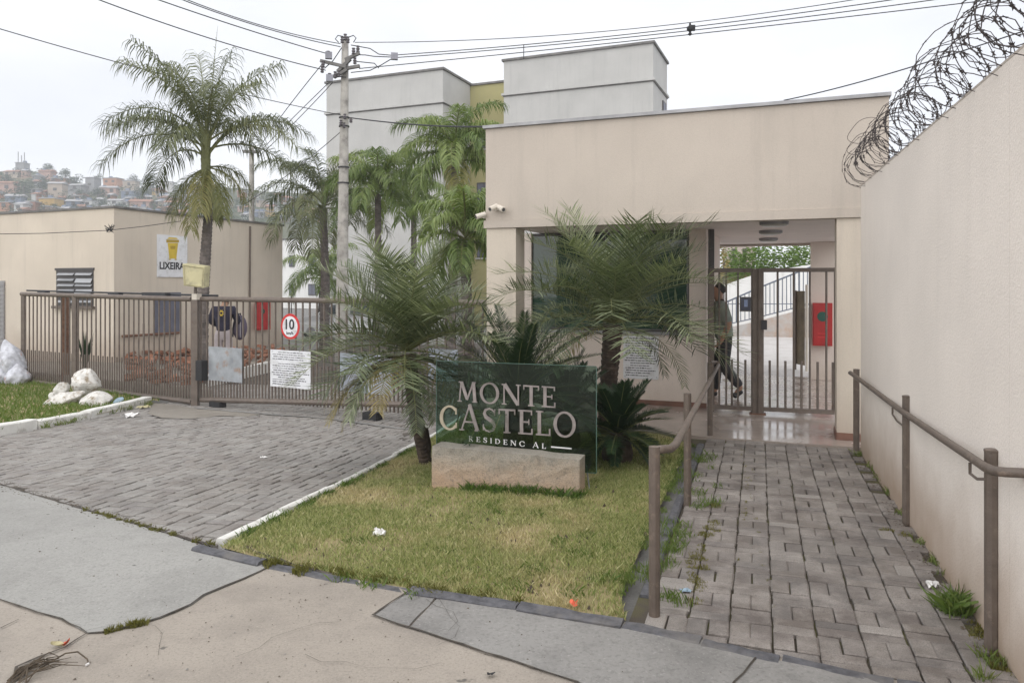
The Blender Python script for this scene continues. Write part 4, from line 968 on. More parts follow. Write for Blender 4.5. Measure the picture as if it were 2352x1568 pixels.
# ------------------------------------------------------------------ apartment blocks
BA = Vector((-0.926, 0.378, 0)); BB = Vector((0.378, 0.926, 0))
def block(name, label, corner, wd, dp, z0, ztop, mat, ledge_z, windows=(), seams=True):
    t = thing(name, label, 'building', corner)
    MB().obox(corner + Vector((0, 0, z0)), BA*wd, BB*dp, (0, 0, ztop-z0)).build('wall', mat, t)
    MB().obox(corner + Vector((0, 0, ztop+0.003)) - BA*0.08 - BB*0.08, BA*(wd+0.16), BB*(dp+0.16), (0, 0, 0.10)).build('parapet_cap', M['ledge'], t)
    if ledge_z:
        MB().obox(corner + Vector((0, 0, ledge_z)) - BA*0.09 - BB*0.09, BA*(wd+0.18), BB*(dp+0.18), (0, 0, 0.10)).build('ledge', mat, t)
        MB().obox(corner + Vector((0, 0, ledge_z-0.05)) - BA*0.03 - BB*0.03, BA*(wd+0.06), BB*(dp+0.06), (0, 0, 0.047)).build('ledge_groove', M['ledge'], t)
    for p, X, nn, wz, wh in windows:
        f = MB().obox(p + nn*0.003 + Vector((0, 0, wz)), X, (0, 0, wh), nn*0.05).build('window', M['winframe'], t)
        for k in range(2): MB().obox(p + nn*0.054 + X*(0.06+0.47*k) + Vector((0, 0, wz+0.08)), X*0.40, (0, 0, wh-0.16), nn*0.01).build('pane', M['panelgrey'], f)
        MB().obox(p + nn*0.003 + Vector((0, 0, wz-0.08)) - X*0.05, X*1.1, (0, 0, 0.07), nn*0.12).build('sill', M['white'], f)
    return t
CL = Vector((-3.27, 35.0, 0)); CR = Vector((5.95, 31.2, 0))
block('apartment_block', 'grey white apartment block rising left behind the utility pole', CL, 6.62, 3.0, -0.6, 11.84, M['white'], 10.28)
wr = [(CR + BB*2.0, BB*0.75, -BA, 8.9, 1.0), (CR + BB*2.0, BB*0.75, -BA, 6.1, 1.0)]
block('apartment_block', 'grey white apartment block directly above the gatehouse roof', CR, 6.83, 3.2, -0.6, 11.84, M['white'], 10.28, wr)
CYL = CL + BB*3.0 - BA*5.6 + BB*0.02
ww = []
for z in (8.55, 5.8, 3.05):
    p = plane_pt(1096, 300, CYL, BA); p.z = 0; q = plane_pt(1130, 300, CYL, BA); q.z = 0; ww.append((q, p-q, -BB, z, 1.05))
block('apartment_block', 'ochre yellow recessed block with barred windows between grey blocks', CYL, 7.2, 5.0, -0.6, 11.80, M['yellow'], None, ww)
FB = P(700, 655, 70); FB.z = -3
tw = thing('far_apartment_block', 'distant low white apartment block left of the utility pole', 'building', FB)
a, b = P(640, 655, 70), P(790, 655, 66); a.z = b.z = -3; X = b - a
MB().obox(a, X, (2, 8, 0), (0, 0, P(700, 549, 68).z + 3)).build('wall', M['white2'], tw)
MB().obox(a - X*0.01 + Vector((0, -0.1, P(700, 549, 68).z+3.005)), X*1.02, (2, 8, 0), (0, 0, 0.15)).build('parapet_cap', M['ledge'], tw)
for x0, x1 in ((708, 726), (664, 676)):
    for y0, y1 in ((587, 613), (652, 678)):
        p = plane_pt(x0, y1, a - Vector((0, 0.05, 0)), X.normalized()); q = plane_pt(x1, y1, a - Vector((0, 0.05, 0)), X.normalized()); hh = plane_pt(x0, y0, a, X.normalized()).z - p.z
        xx = q-p; xx.z = 0; f = MB().obox(p, xx, (0, 0, hh), (0, -0.06, 0)).build('window', M['winframe'], tw)
        for k in range(2): MB().obox(p + xx*(0.06+0.48*k) + Vector((0, -0.065, 0.08)), xx*0.4, (0, 0, hh-0.16), (0, -0.01, 0)).build('pane', M['panelgrey'], f)

# ------------------------------------------------------------------ utility poles and cables
PD = 18.0
def pole_pt(py, px=None):
    return P((793 + (py-85)*(-7/555)) if px is None else px, py, PD)
pz = P(784, 860, PD); pz.z = -0.45; pt = pole_pt(92)
up_ = thing('utility_pole', 'weathered concrete utility pole with tangled insulators and cables', 'pole', pz)
n = 10; MB().tube([pz.lerp(pt, i/n) for i in range(n+1)], [0.165 - 0.085*i/n for i in range(n+1)], 14).build('shaft', M['pole'], up_, smooth=True)
for py in (386, 422, 272, 292): 
    c = pole_pt(py); MB().lathe(c, [(0.10 + 0.00008*(py-85)*1.0 + 0.012, 0), (0.10 + 0.00008*(py-85) + 0.012, 0.03)], 14).build('band', M['darkmetal'], up_)
for x0, y0, x1, y1 in ((736, 140, 795, 154), (775, 165, 805, 136), (793, 138, 826, 122), (793, 158, 826, 152), (767, 178, 797, 160)):
    a = P(x0, y0, PD-0.15); b = P(x1, y1, PD-0.2)
    MB().tube([a, b], 0.05, 4, sq=True).build('crossarm', M['ledge'], up_)
def insul(px, py, r=0.05, hh=0.16, d=PD-0.2):
    c = P(px, py, d); MB().lathe(c - Vector((0, 0, hh/2)), [(r*0.5, 0), (r, 0.02), (r*0.6, hh*0.3), (r, hh*0.5), (r*0.6, hh*0.7), (r*0.9, hh*0.95), (r*0.3, hh)], 8).build('insulator', M['ceramic'], up_)
for px, py in ((742, 148), (754, 125), (757, 176), (770, 172), (812, 118), (822, 113), (815, 140), (786, 92), (793, 86), (799, 92), (740, 160), (778, 170)): insul(px, py)
for px, py in ((906, 130), (755, 128), (757, 180)):
    c = P(px, py, PD-0.2); MB().cbox(c - Vector((0, 0, 0.08)), 0.16, 0.1, 0.16, 0.2).build('junction_box', M['tin'], up_)
for pts in ([(812, 98), (818, 88), (812, 82), (800, 86)], [(778, 98), (770, 90), (776, 82), (788, 84)], [(806, 104), (850, 112), (870, 125), (903, 128)], [(808, 126), (840, 127), (858, 130), (903, 132)], [(812, 141), (860, 146), (870, 157)], [(905, 132), (875, 150), (850, 162), (806, 167)], [(745, 158), (765, 140), (785, 110)], [(752, 186), (770, 176), (795, 178)]):
    MB().tube([P(x, y, PD-0.15) for x, y in pts], 0.012, 5).build('jumper_lead', M['cable'], up_)
for px, py in ((792, 268), (790, 288), (806, 276), (783, 282)): insul(px, py, 0.045, 0.13, PD-0.22)

def cable(label, pts, r=0.012, group='overhead cables', n=24):
    """a sagging cable through measured points (px, py, distance)"""
    P3 = [P(*p) for p in pts]; t = [0]
    for a, b in zip(P3[:-1], P3[1:]): t.append(t[-1] + (b-a).length)
    out_ = []
    for i in range(n+1):
        u = t[-1]*i/n; acc = Vector((0, 0, 0))
        for j in range(len(P3)):
            wj = 1.0
            for k in range(len(P3)):
                if k != j: wj *= (u-t[k])/(t[j]-t[k])
            acc += P3[j]*wj
        out_.append(acc)
    o = MB().tube(out_, r, 5).build('overhead_cable', M['cable'], loc=P3[0]); return tag(o, label, 'cable', group)
cable('overhead cable crossing behind the tall palm to the pole, lowest on the left', [(-30, 58, 12.5), (320, 157, 14.5), (790, 266, PD)], 0.009)
cable('overhead cable passing over the tall palm tip to the pole crossarm', [(190, -14, 14.2), (480, 88, 16), (748, 162, PD)], 0.012)
cable('overhead cable above the tall palm ending at a small grey box', [(318, -16, 14.5), (560, 66, 16.3), (752, 124, PD)], 0.012)
cable('upper of two close cables running up left from the pole top', [(395, -14, 14.6), (590, 56, 16.2), (782, 101, PD)], 0.010)
cable('lower of two close cables running up left from the pole top', [(388, -12, 14.8), (585, 58, 16.3), (782, 108, PD)], 0.011)
cable('topmost thin cable from the pole top over the apartment blocks', [(815, 98, PD), (1450, 67, 16.5), (2010, -8, 14.6)], 0.009)
cable('cable from the grey box to the hanging spacer, upper of the pair', [(908, 127, PD), (1585, 63, 16.5), (2090, -6, 14.8)], 0.011)
cable('cable from the grey box to the hanging spacer, lower of the pair', [(908, 133, PD), (1585, 71, 16.6), (2190, -6, 14.6)], 0.011)
cable('lowest long cable over the roofs through the bottom of the spacer', [(825, 158, PD), (1585, 80, 16.6), (2330, -6, 14.2)], 0.011)
cable('dark cable from the pole middle to the corner of the gatehouse', [(806, 271, PD), (960, 287, 14.0), (1125, 291, 10.2)], 0.014)
cable('cable rising from the gatehouse roof edge towards the razor wire', [(1800, 231, 8.4), (1960, 193, 8.0), (2140, 140, 7.6), (2420, 50, 7.0)], 0.007)
cable('service drop from pole to the thin far pole, uppermost of three', [(738, 150, PD), (650, 262, 20.5), (588, 352, 24)], 0.011)
cable('service drop from pole to the thin far pole, middle of three', [(762, 184, PD), (680, 264, 20.5), (590, 356, 24)], 0.010)
cable('service drop from pole to the thin far pole, lowest of three', [(764, 190, PD), (690, 268, 20.5), (592, 362, 24)], 0.010)
cable('cable slanting down from pole behind the right palm crown', [(786, 300, PD), (700, 372, 19), (560, 470, 21)], 0.009)
sp = P(1585, 68, 16.5)
st_ = thing('cable_spacer', 'dark spacer clamp holding the overhead cables apart in mid air', 'spacer', sp)
MB().lathe(sp - Vector((0, 0, 0.14)), [(0.015, 0), (0.05, 0.03), (0.02, 0.08), (0.075, 0.13), (0.075, 0.19), (0.03, 0.22), (0.02, 0.28)], 8).build('clamp', M['plug'], st_)
MB().cbox(sp - Vector((-0.06, 0, 0.03)), 0.10, 0.06, 0.12).build('clip', M['plug'], st_)
p2 = P(578, 520, 24); p2.z = -0.5
fpole = thing('utility_pole', 'thin far grey pole standing behind the rubbish store roof', 'pole', p2)
MB().tube([p2, P(578, 336, 24)], [0.10, 0.075], 10).build('shaft', M['pole'], fpole)
MB().cbox(P(577, 352, 23.9), 0.5, 0.08, 0.09, 0.3).build('crossarm', M['ledge'], fpole)
a, b = on_r(575, 520, 0.04), on_r(573, 815, 0.04)
tag(MB().tube([a, b], 0.028, 6).build('conduit', M['metal'], loc=b), 'thin vertical conduit on the wall of the rubbish store', 'pipe')
for px, pz_ in ((1203, 130), (1258, 130)):
    pass
ant = P(1203, 128, 33.2)
tag(MB().tube([ant - Vector((0, 0, 0.15)), ant + Vector((0, 0, 0.5))], 0.02, 5).build('roof_rod', M['cable'], loc=ant), 'thin rod on the roof edge of the right apartment block', 'rod')

# ------------------------------------------------------------------ palms
def frond(base, az, L, e0, e1, n, ll, lw, droop, lift, seed, r0=0.012, start=0.14, plum=0.0, curve=1.0, taper=0.62, segs=3, fwd=0.55):
    rr = random.Random(seed); K = 12; pts = [Vector(base)]; tg = []
    for i in range(K):
        t = (i+0.5)/K; e = e0 + (e1-e0)*(t**curve); a = az + 0.12*math.sin(seed*1.7)*t
        T = Vector((math.cos(a)*math.cos(e), math.sin(a)*math.cos(e), math.sin(e))); tg.append(T); pts.append(pts[-1] + T*(L/K))
    rib = MB(); rib.tube(pts, [r0*(1-0.88*i/K) for i in range(K+1)], 4, cap=False)
    lf_ = MB()
    for i in range(n):
        t = start + (1-start)*(i+0.5)/n; f = t*K; k = min(K-1, int(f)); p = pts[k].lerp(pts[k+1], f-k); T = tg[k]
        S = T.cross(Vector((0, 0, 1)))
        S = S.normalized() if S.length > 1e-3 else Vector((1, 0, 0)); N = S.cross(T).normalized()
        pr = (0.35 + 0.65*min(1, (t-start)/0.22)) * (1 - taper*max(0, (t-0.55)/0.45)**1.3)
        for sg_ in (-1, 1):
            l = ll*pr*rr.uniform(0.82, 1.12); lf2 = lift + rr.uniform(-plum, plum)
            d = (S*sg_ + T*(fwd + 0.5*t + rr.uniform(-0.1, 0.1)) + N*lf2).normalized()
            wv = d.cross(N if abs(d.dot(N)) < 0.9 else T).normalized()
            q = p.copy(); vs = []; prof = (0.55, 1.0, 0.8, 0.0) if segs == 3 else (0.6, 1.0, 0.0)
            for s_ in range(segs+1):
                hw = lw*prof[s_]/2
                vs += [q - wv*hw, q + wv*hw] if s_ < segs else [q]
                q = q + d*(l/segs); d = (d - Vector((0, 0, droop*(1 + 0.25*s_))) + Vector((rr.uniform(-.06, .06), rr.uniform(-.06, .06), 0))).normalized()
                wv = (wv - d*wv.dot(d)).normalized()
            fs = [(2*s_, 2*s_+1, 2*s_+3, 2*s_+2) for s_ in range(segs-1)] + [(2*segs-2, 2*segs-1, 2*segs)]
            lf_.add(vs, fs)
    return rib, lf_
def add_frond(root, mat, *a, **k):
    rib, lf_ = frond(*a, **k)
    nv = len(rib.v); me = bpy.data.meshes.new('frond'); off = rootloc(root)
    me.from_pydata([(x-off.x, y-off.y, z-off.z) for x, y, z in rib.v + lf_.v], [], rib.f + [tuple(i+nv for i in f) for f in lf_.f])
    me.materials.append(mat); me.materials.append(M['rachis'])
    mi = [1]*len(rib.f) + [0]*len(lf_.f); me.polygons.foreach_set('material_index', mi); me.update()
    o = bpy.data.objects.new('frond', me); C.objects.link(o); o.parent = root; return o
def trunk(root, pts, radii, mat, rings=40, n=12, name='trunk'):
    """ringed palm trunk through the given points"""
    vs = []; rs_ = []
    for i in range(rings+1):
        t = i/rings*(len(pts)-1); k = min(len(pts)-2, int(t)); f = t-k
        p = Vector(pts[k]).lerp(Vector(pts[k+1]), f); r = radii[k] + (radii[k+1]-radii[k])*f
        vs += [p, p + (Vector(pts[k+1])-Vector(pts[k])).normalized()*0.012]; rs_ += [r*1.07*rnd.uniform(0.97, 1.04), r*0.96]
    return MB().tube(vs, rs_, n).build(name, mat, root)
D2 = R
# tall palm by the gate post
PT = 14.3
b0 = P(463, 870, PT); b0.z = -0.25
tp = thing('tall_palm', 'tall feathery palm beside the gate post with yellow lower fronds', 'palm', b0)
trunk(tp, [b0, P(466, 700, PT), P(471, 600, PT), P(478, 500, PT), P(474, 420, PT)], [0.115, 0.105, 0.10, 0.085, 0.075], M['trunk'], 46)
trunk(tp, [P(474, 425, PT), P(472, 350, PT), P(476, 300, PT)], [0.085, 0.09, 0.05], M['rachis'], 10, name='crownshaft')
cb = P(473, 360, PT)
specs = [  # azimuth, length, start and end elevation, material
    (178, 2.75, 62, -48, 'queen'), (190, 2.45, 30, -62, 'queen'), (160, 2.7, 78, 18, 'queen'), (200, 2.9, 82, 30, 'queen'), (120, 2.6, 86, 50, 'queen'),
    (60, 2.55, 86, 60, 'queen'), (20, 2.75, 80, 20, 'queen'), (0, 2.7, 60, -42, 'queen'), (-14, 2.5, 34, -52, 'queen'), (40, 2.4, 64, -20, 'queen'),
    (-60, 2.2, 70, -30, 'queen'), (-100, 2.3, 76, -10, 'queen'), (-130, 2.2, 60, -40, 'queen'), (230, 2.3, 50, -50, 'queen'), (140, 2.4, 45, -45, 'queen'), (75, 2.3, 55, -40, 'queen'),
    (-90, 2.0, 40, -60, 'queen'), (100, 2.5, 80, 10, 'queen'), (-30, 2.4, 74, 0, 'queen'), (-150, 2.4, 74, 5, 'queen'), (150, 2.3, 30, -66, 'queen'), (30, 2.3, 26, -66, 'queen')]
for i, (az, L, e0, e1, mt) in enumerate(specs):
    add_frond(tp, M[mt], cb + Vector((0, 0, rnd.uniform(-0.1, 0.3))), R(az), L*0.86, R(e0), R(e1), 60, 0.60, 0.0185, 0.95, 0.35, i+1, 0.022, 0.2, 0.75, 1.2, taper=0.3, fwd=0.4)
add_frond(tp, M['queen'], cb + Vector((0.08, 0, 0.25)), R(30), 2.3, R(89), R(84), 26, 0.25, 0.02, 0.2, 0.1, 77, 0.014, 0.3, 0.1)
for i, (az, L, e0, e1, mt) in enumerate([(185, 1.5, -20, -86, 'queenold'), (5, 1.35, -5, -82, 'queenold'), (30, 1.3, 20, -75, 'queenold'), (-80, 1.5, -25, -88, 'queenold'), (215, 1.6, -35, -88, 'queenold'), (-40, 1.5, -30, -86, 'queenold'), (100, 1.5, -30, -88, 'queenold'), (-110, 1.7, -50, -90, 'queenold')]):
    add_frond(tp, M[mt], P(476, 385, PT), R(az), L*0.78, R(e0), R(e1), 58, 0.44, 0.017, 0.8, 0.1, i+31, 0.018, 0.12, 0.6, taper=0.3)
# queen palms inside the grounds
def queen(label, base, tpx, tpy, d, r, n, L, mat, seed, drop=0.85, lo=0, ll=0.68):
    root = thing('queen_palm', label, 'palm', base, 'green palms inside the gate')
    rr = random.Random(seed); top = P(tpx, tpy, d)
    trunk(root, [base, base.lerp(top, 0.5) + Vector((0.05, 0, 0)), top], [r, r*0.85, r*0.7], M['trunk'], 40)
    for i in range(n):
        t = i/n; az = i*2.39996 + rr.uniform(-0.2, 0.2); e0 = R(84 - 78*t + rr.uniform(-6, 6)); e1 = R(10 - 95*t + rr.uniform(-8, 8) - 22)
        m_ = mat if not (t > 0.93 and rr.random() < 0.5) else M['queenold']
        add_frond(root, m_, top + Vector((0, 0, 0.35 - 0.4*t)), az, L*rr.uniform(0.88, 1.1), e0, e1, 64, ll, 0.027, drop, 0.3, seed*100+i, 0.024, 0.14, 0.65, 1.15, taper=0.3, fwd=0.4)
    return root
def gbase(px, d): p = P(px, 700, d); p.z = -0.42; return p
queen('dark green palm left of the utility pole in front of the far block', gbase(745, 24), 742, 480, 24, 0.17, 24, 2.5, M['queen'], 3)
queen('slimmer palm with bright fronds just right of the utility pole', gbase(862, 21), 868, 448, 21, 0.12, 22, 1.75, M['lush'], 4, ll=0.6)
queen('tallest leafy palm against the ochre wall beside the gatehouse', gbase(1030, 19), 1045, 372, 19, 0.14, 24, 1.75, M['lush'], 5, ll=0.58)
queen('low bushy palm growing against the gatehouse corner', gbase(1065, 13.5), 1068, 560, 13.5, 0.12, 18, 1.2, M['lush'], 6, ll=0.42)
queen('middle height palm between pole and gatehouse with arching fronds', gbase(945, 25), 950, 470, 25, 0.12, 13, 1.7, M['lush'], 8, ll=0.6)
queen('short palm with drooping fronds in front of the far white block', gbase(730, 29), 738, 640, 29, 0.12, 14, 1.7, M['lush'], 9)
# date palms on the lawn
def date_palm(label, base, mid, top, r, n, L, seed, n_old, ll, dens=48, n_front=0):
    root = thing('date_palm', label, 'palm', base, 'date palms on the lawn')
    rr = random.Random(seed)
    tk = trunk(root, [base, mid, top], [r, r*1.05, r*1.25], M['trunk2'], 26, 12)
    for i in range(n):
        t = i/n; az = i*2.39996 + rr.uniform(-0.25, 0.25); e0 = R(88 - 78*t + rr.uniform(-12, 12)); e1 = R(34 - 95*t + rr.uniform(-18, 18))
        add_frond(root, M['date'], top + Vector((0, 0, 0.04)), az, L*rr.uniform(0.85, 1.1), e0, e1, dens, ll*1.25, 0.0135, 0.05 + 0.16*t*rr.random(), 0.35, seed*100+i, 0.009, 0.10, 0.5, 1.1, taper=0.4, segs=2, fwd=0.45)
    for i in range(n_old):
        az = i*2.39996*1.3 + 0.5
        add_frond(root, (M['date'], M['dateold'], M['date'], M['dead'])[i % 4], top + Vector((0, 0, -0.04)), az, L*rr.uniform(0.6, 0.95), R(rr.uniform(-10, 24)), R(rr.uniform(-88, -64)), 38, ll*0.85, 0.011, 0.22, 0.1, seed*100+60+i, 0.008, 0.12, 0.2, segs=2)
    for i in range(n_front):
        add_frond(root, M['date'] if i % 3 else M['dateold'], top + Vector((0, 0, -0.05)), R(-165 + 150*i/max(1, n_front-1)), L*rr.uniform(0.7, 1.0), R(rr.uniform(0, 30)), R(rr.uniform(-88, -70)), 44, ll*0.95, 0.011, 0.22, 0.1, seed*100+150+i, 0.008, 0.12, 0.3, segs=2)
    return root
ga = G(978, 1064)
date_palm('shorter date palm at the driveway edge left of the glass sign', ga, P(955, 950, 6.95), P(938, 815, 7.0), 0.06, 42, 1.10, 11, 14, 0.26, 46, 8)
gb = P(1390, 1000, 8.15); gb.z = 0
date_palm('bigger date palm with wide crown in front of the gatehouse window', gb, P(1395, 920, 8.1), P(1408, 750, 8.0), 0.085, 44, 1.42, 12, 4, 0.32, 50)
dw = thing('dead_trunk', 'dark bare stub of a palm trunk behind the sign base', 'stump', G(978, 1066))
# cycads
def cycad(label, base, n, L, seed, e_lo=5, tall=0.0, arc=None):
    root = thing('cycad', label, 'cycad', base, 'cycads around the glass sign'); rr = random.Random(seed)
    MB().lathe(base - Vector((0, 0, 0.03)), [(0.13, 0), (0.15, 0.1), (0.12, 0.24+tall), (0.05, 0.3+tall)], 12).build('trunk', M['trunk2'], root)
    for i in range(n):
        t = i/n; az = i*2.39996 + rr.uniform(-0.2, 0.2)
        e0 = R(82 - (82-e_lo)*t + rr.uniform(-6, 6)); e1 = e0 - R(28 + 30*t)
        add_frond(root, M['cycad'], base + Vector((0, 0, 0.24+tall)), az, L*rr.uniform(0.85, 1.1), e0, e1, 46, 0.155, 0.011, 0.04, 0.35, seed*100+i, 0.008, 0.1, 0.06, segs=2, fwd=0.7)
    return root
c1 = P(1190, 1010, 6.95); c1.z = 0
cycad('dark cycad rosette right behind the MONTE CASTELO glass', c1, 44, 1.0, 21, 12, 0.30)
c2 = P(1418, 1040, 6.95); c2.z = 0
cycad('dark cycad on the lawn right of the glass sign', c2, 40, 0.58, 22, -4, 0.0)
c3 = P(1300, 990, 7.5); c3.z = 0
cycad('dark cycad half hidden between glass sign and date palm trunk', c3, 26, 0.66, 23, 8, 0.08)

# ------------------------------------------------------------------ glass sign on its concrete base
S0, S1 = G(992, 1122), G(1331, 1143); SD = (S1-S0); SD.z = 0; SD.normalize(); SN = Vector((SD.y, -SD.x, 0))
zl, zr = EYE + (CY-1024)/FPX*S0.y, EYE + (CY-1056)/FPX*S1.y
sb = thing('entrance_sign', 'dark glass MONTE CASTELO RESIDENCIAL sign on a rough concrete plinth', 'sign', (S0+S1)/2)
mb = MB(); bk = -SN*0.19; rr = random.Random(5); nx, nzv = 14, 6; vs = []
for i in range(nx+1):
    a = S0.lerp(S1, i/nx); zt = zl + (zr-zl)*i/nx
    for j in range(nzv+1):
        v = a + SN*rr.uniform(-0.004, 0.004); vs.append(Vector((v.x, v.y, -0.03 + (zt+0.03)*j/nzv + (rr.uniform(-0.006, 0.006) if j == nzv else 0))))
k = len(vs); vs += [v + bk for v in vs]; w1 = nzv+1
fs = [(i*w1+j, (i+1)*w1+j, (i+1)*w1+j+1, i*w1+j+1) for i in range(nx) for j in range(nzv)]
fs += [(k+i*w1+j, k+i*w1+j+1, k+(i+1)*w1+j+1, k+(i+1)*w1+j) for i in range(nx) for j in range(nzv)]
fs += [(i*w1+nzv, (i+1)*w1+nzv, k+(i+1)*w1+nzv, k+i*w1+nzv) for i in range(nx)]
fs += [(j, j+1, k+j+1, k+j) for j in range(nzv)] + [(nx*w1+j, k+nx*w1+j, k+nx*w1+j+1, nx*w1+j+1) for j in range(nzv)]
mb.add(vs, fs); mb.build('plinth', M['concrete_base'], sb)
GOf = -SN*0.12; GO = S0 + GOf; gpl = GO - SN*0.0
g_l, g_r = plane_pt(1003, 700, GO - SN*0.075, SD), plane_pt(1369, 700, GO - SN*0.075, SD); g_l.z = g_r.z = 0
gt = plane_pt(1200, 836, GO - SN*0.075, SD).z; gbz = plane_pt(1369, 1086, GO - SN*0.075, SD).z
gx = g_r - g_l
MB().obox(g_l + Vector((0, 0, gbz)), gx, (0, 0, gt-gbz), -SN*0.008).build('glass_panel', M['signglass'], sb)
for a, X, Z in ((g_l + Vector((0, 0, gt+0.0005)), gx, Vector((0, 0, 0.004))), (g_r + SD*0.0005 + Vector((0, 0, gbz)), SD*0.005, Vector((0, 0, gt-gbz))), (g_l - SD*0.0055 + Vector((0, 0, gbz)), SD*0.005, Vector((0, 0, gt-gbz))), (g_l + Vector((0, 0, gbz-0.0045)), gx, Vector((0, 0, 0.004)))):
    MB().obox(a, X, Z, -SN*0.008).build('glass_edge', M['glassedge'], sb)
for u in (0.06, 0.94):
    p = g_l + gx*u; MB().tube([p + Vector((0, 0, gbz+0.05)) - SN*0.02, p - SN*0.05 + SD*0.02], 0.006, 5).build('prop', M['galv'], sb)

# cut-out serif letters: outlines in a box one unit high
def strip(pts, wds):
    pts = [Vector((x, y)) for x, y in pts]; Lf = []; Rg = []
    for i, p in enumerate(pts):
        t = (pts[min(i+1, len(pts)-1)] - pts[max(i-1, 0)]).normalized(); nn = Vector((-t.y, t.x)); Lf.append(p + nn*wds[i]/2); Rg.append(p - nn*wds[i]/2)
    return [(Lf[i], Rg[i], Rg[i+1], Lf[i+1]) for i in range(len(pts)-1)]
def rect(x0, y0, x1, y1): return [((x0, y0), (x1, y0), (x1, y1), (x0, y1))]
def stem(x, wd, ext=0.07): return rect(x, 0.04, x+wd, 0.96) + rect(x-ext, 0, x+wd+ext, 0.05) + rect(x-ext, 0.95, x+wd+ext, 1.0)
def ring(cx, cy, ro, yo, ri, yi, a0=0, a1=360, n=28):
    q = []
    for i in range(n):
        a, b = R(a0 + (a1-a0)*i/n), R(a0 + (a1-a0)*(i+1)/n)
        q.append(((cx+ro*math.cos(a), cy+yo*math.sin(a)), (cx+ro*math.cos(b), cy+yo*math.sin(b)), (cx+ri*math.cos(b), cy+yi*math.sin(b)), (cx+ri*math.cos(a), cy+yi*math.sin(a))))
    return q
GL = {
 'M': (1.06, strip([(0.10, 0.0), (0.19, 1.0)], [0.07, 0.07]) + strip([(0.20, 0.98), (0.52, 0.12)], [0.17, 0.15]) + strip([(0.52, 0.10), (0.84, 0.98)], [0.08, 0.08]) + strip([(0.86, 1.0), (0.94, 0.0)], [0.16, 0.16]) + rect(0.0, 0, 0.22, 0.05) + rect(0.80, 0, 1.06, 0.05) + rect(0.06, 0.95, 0.24, 1.0) + rect(0.80, 0.95, 0.98, 1.0)),
 'O': (1.02, ring(0.51, 0.5, 0.51, 0.53, 0.36, 0.45)),
 'N': (0.98, strip([(0.12, 0.0), (0.12, 1.0)], [0.07, 0.07]) + strip([(0.14, 1.0), (0.84, 0.02)], [0.18, 0.16]) + strip([(0.86, 0.0), (0.86, 1.0)], [0.07, 0.07]) + rect(0.0, 0, 0.24, 0.05) + rect(0.0, 0.95, 0.18, 1.0) + rect(0.74, 0.95, 0.98, 1.0)),
 'T': (0.80, rect(0.32, 0.04, 0.48, 0.93) + rect(0.24, 0, 0.56, 0.05) + rect(0.0, 0.93, 0.80, 1.0) + rect(0.0, 0.78, 0.05, 0.93) + rect(0.75, 0.78, 0.80, 0.93)),
 'E': (0.70, rect(0.08, 0.06, 0.24, 0.94) + rect(0.0, 0, 0.68, 0.06) + rect(0.0, 0.94, 0.66, 1.0) + rect(0.24, 0.48, 0.52, 0.54) + rect(0.62, 0.06, 0.69, 0.24) + rect(0.60, 0.80, 0.66, 0.94) + rect(0.48, 0.40, 0.53, 0.62)),
 'C': (0.86, ring(0.50, 0.5, 0.50, 0.53, 0.34, 0.45, 42, 318, 24) + rect(0.80, 0.66, 0.86, 0.92) + rect(0.80, 0.08, 0.86, 0.30)),
 'A': (1.0, strip([(0.10, 0.0), (0.52, 1.12)], [0.07, 0.07]) + strip([(0.50, 1.12), (0.90, 0.0)], [0.16, 0.16]) + rect(0.26, 0.34, 0.74, 0.40) + rect(0.0, 0, 0.24, 0.05) + rect(0.76, 0, 1.02, 0.05)),
 'S': (0.66, strip([(0.60, 0.80), (0.50, 0.93), (0.34, 0.98), (0.16, 0.92), (0.10, 0.77), (0.18, 0.62), (0.36, 0.52), (0.54, 0.40), (0.60, 0.25), (0.52, 0.09), (0.34, 0.02), (0.16, 0.06), (0.06, 0.20)], [0.05, 0.06, 0.07, 0.11, 0.14, 0.16, 0.17, 0.16, 0.14, 0.11, 0.07, 0.06, 0.05]) + rect(0.59, 0.70, 0.63, 0.96) + rect(0.03, 0.06, 0.07, 0.32)),
 'L': (0.68, rect(0.08, 0.06, 0.24, 0.96) + rect(0.0, 0, 0.68, 0.06) + rect(0.0, 0.95, 0.34, 1.0) + rect(0.61, 0.06, 0.68, 0.28)),
 'R': (0.80, stem(0.08, 0.14, 0.06) + ring(0.30, 0.74, 0.34, 0.26, 0.20, 0.19, -90, 90, 14) + strip([(0.34, 0.5), (0.74, 0.0)], [0.13, 0.13])),
 'I': (0.30, stem(0.08, 0.14, 0.07)),
 'D': (0.90, stem(0.08, 0.14, 0.05) + ring(0.30, 0.5, 0.58, 0.50, 0.43, 0.43, -90, 90, 20)),
}
LO = GO - SN*0.075 + SN*0.012
def lettering(word, pxl, pyl, pxr, pyr, cap, mats, gap=0.14, th=0.010, skip=()):
    A = plane_pt(pxl, pyl, LO, SD); B = plane_pt(pxr, pyr, LO, SD); X = B - A
    Hh = cap/FPX*((A.y+B.y)/2); tot = sum(GL[c][0] for c in word) + gap*(len(word)-1); sx = X.length/tot; xn = X.normalized(); x = 0
    for i, c in enumerate(word):
        mb = MB()
        for j, q in enumerate(GL[c][1]):
            mb.prism([A + xn*((x+float(u[0]))*sx) + Vector((0, 0, float(u[1])*Hh)) for u in q], SN*(th + 0.0006*(j % 5)))
        if i not in skip: mb.build('letter', mats[i % len(mats)], sb)
        x += GL[c][0] + gap
lettering('MONTE', 1052, 921, 1277, 936, 47, [M['letters']])
lettering('CASTELO', 1011, 984, 1323, 1004, 55, [M['letters2']] + [M['letters']]*6)
lettering('RESIDENCIAL', 1077, 1012, 1254, 1030, 11.5, [M['letters3']], 0.55, 0.004, skip=(8,))
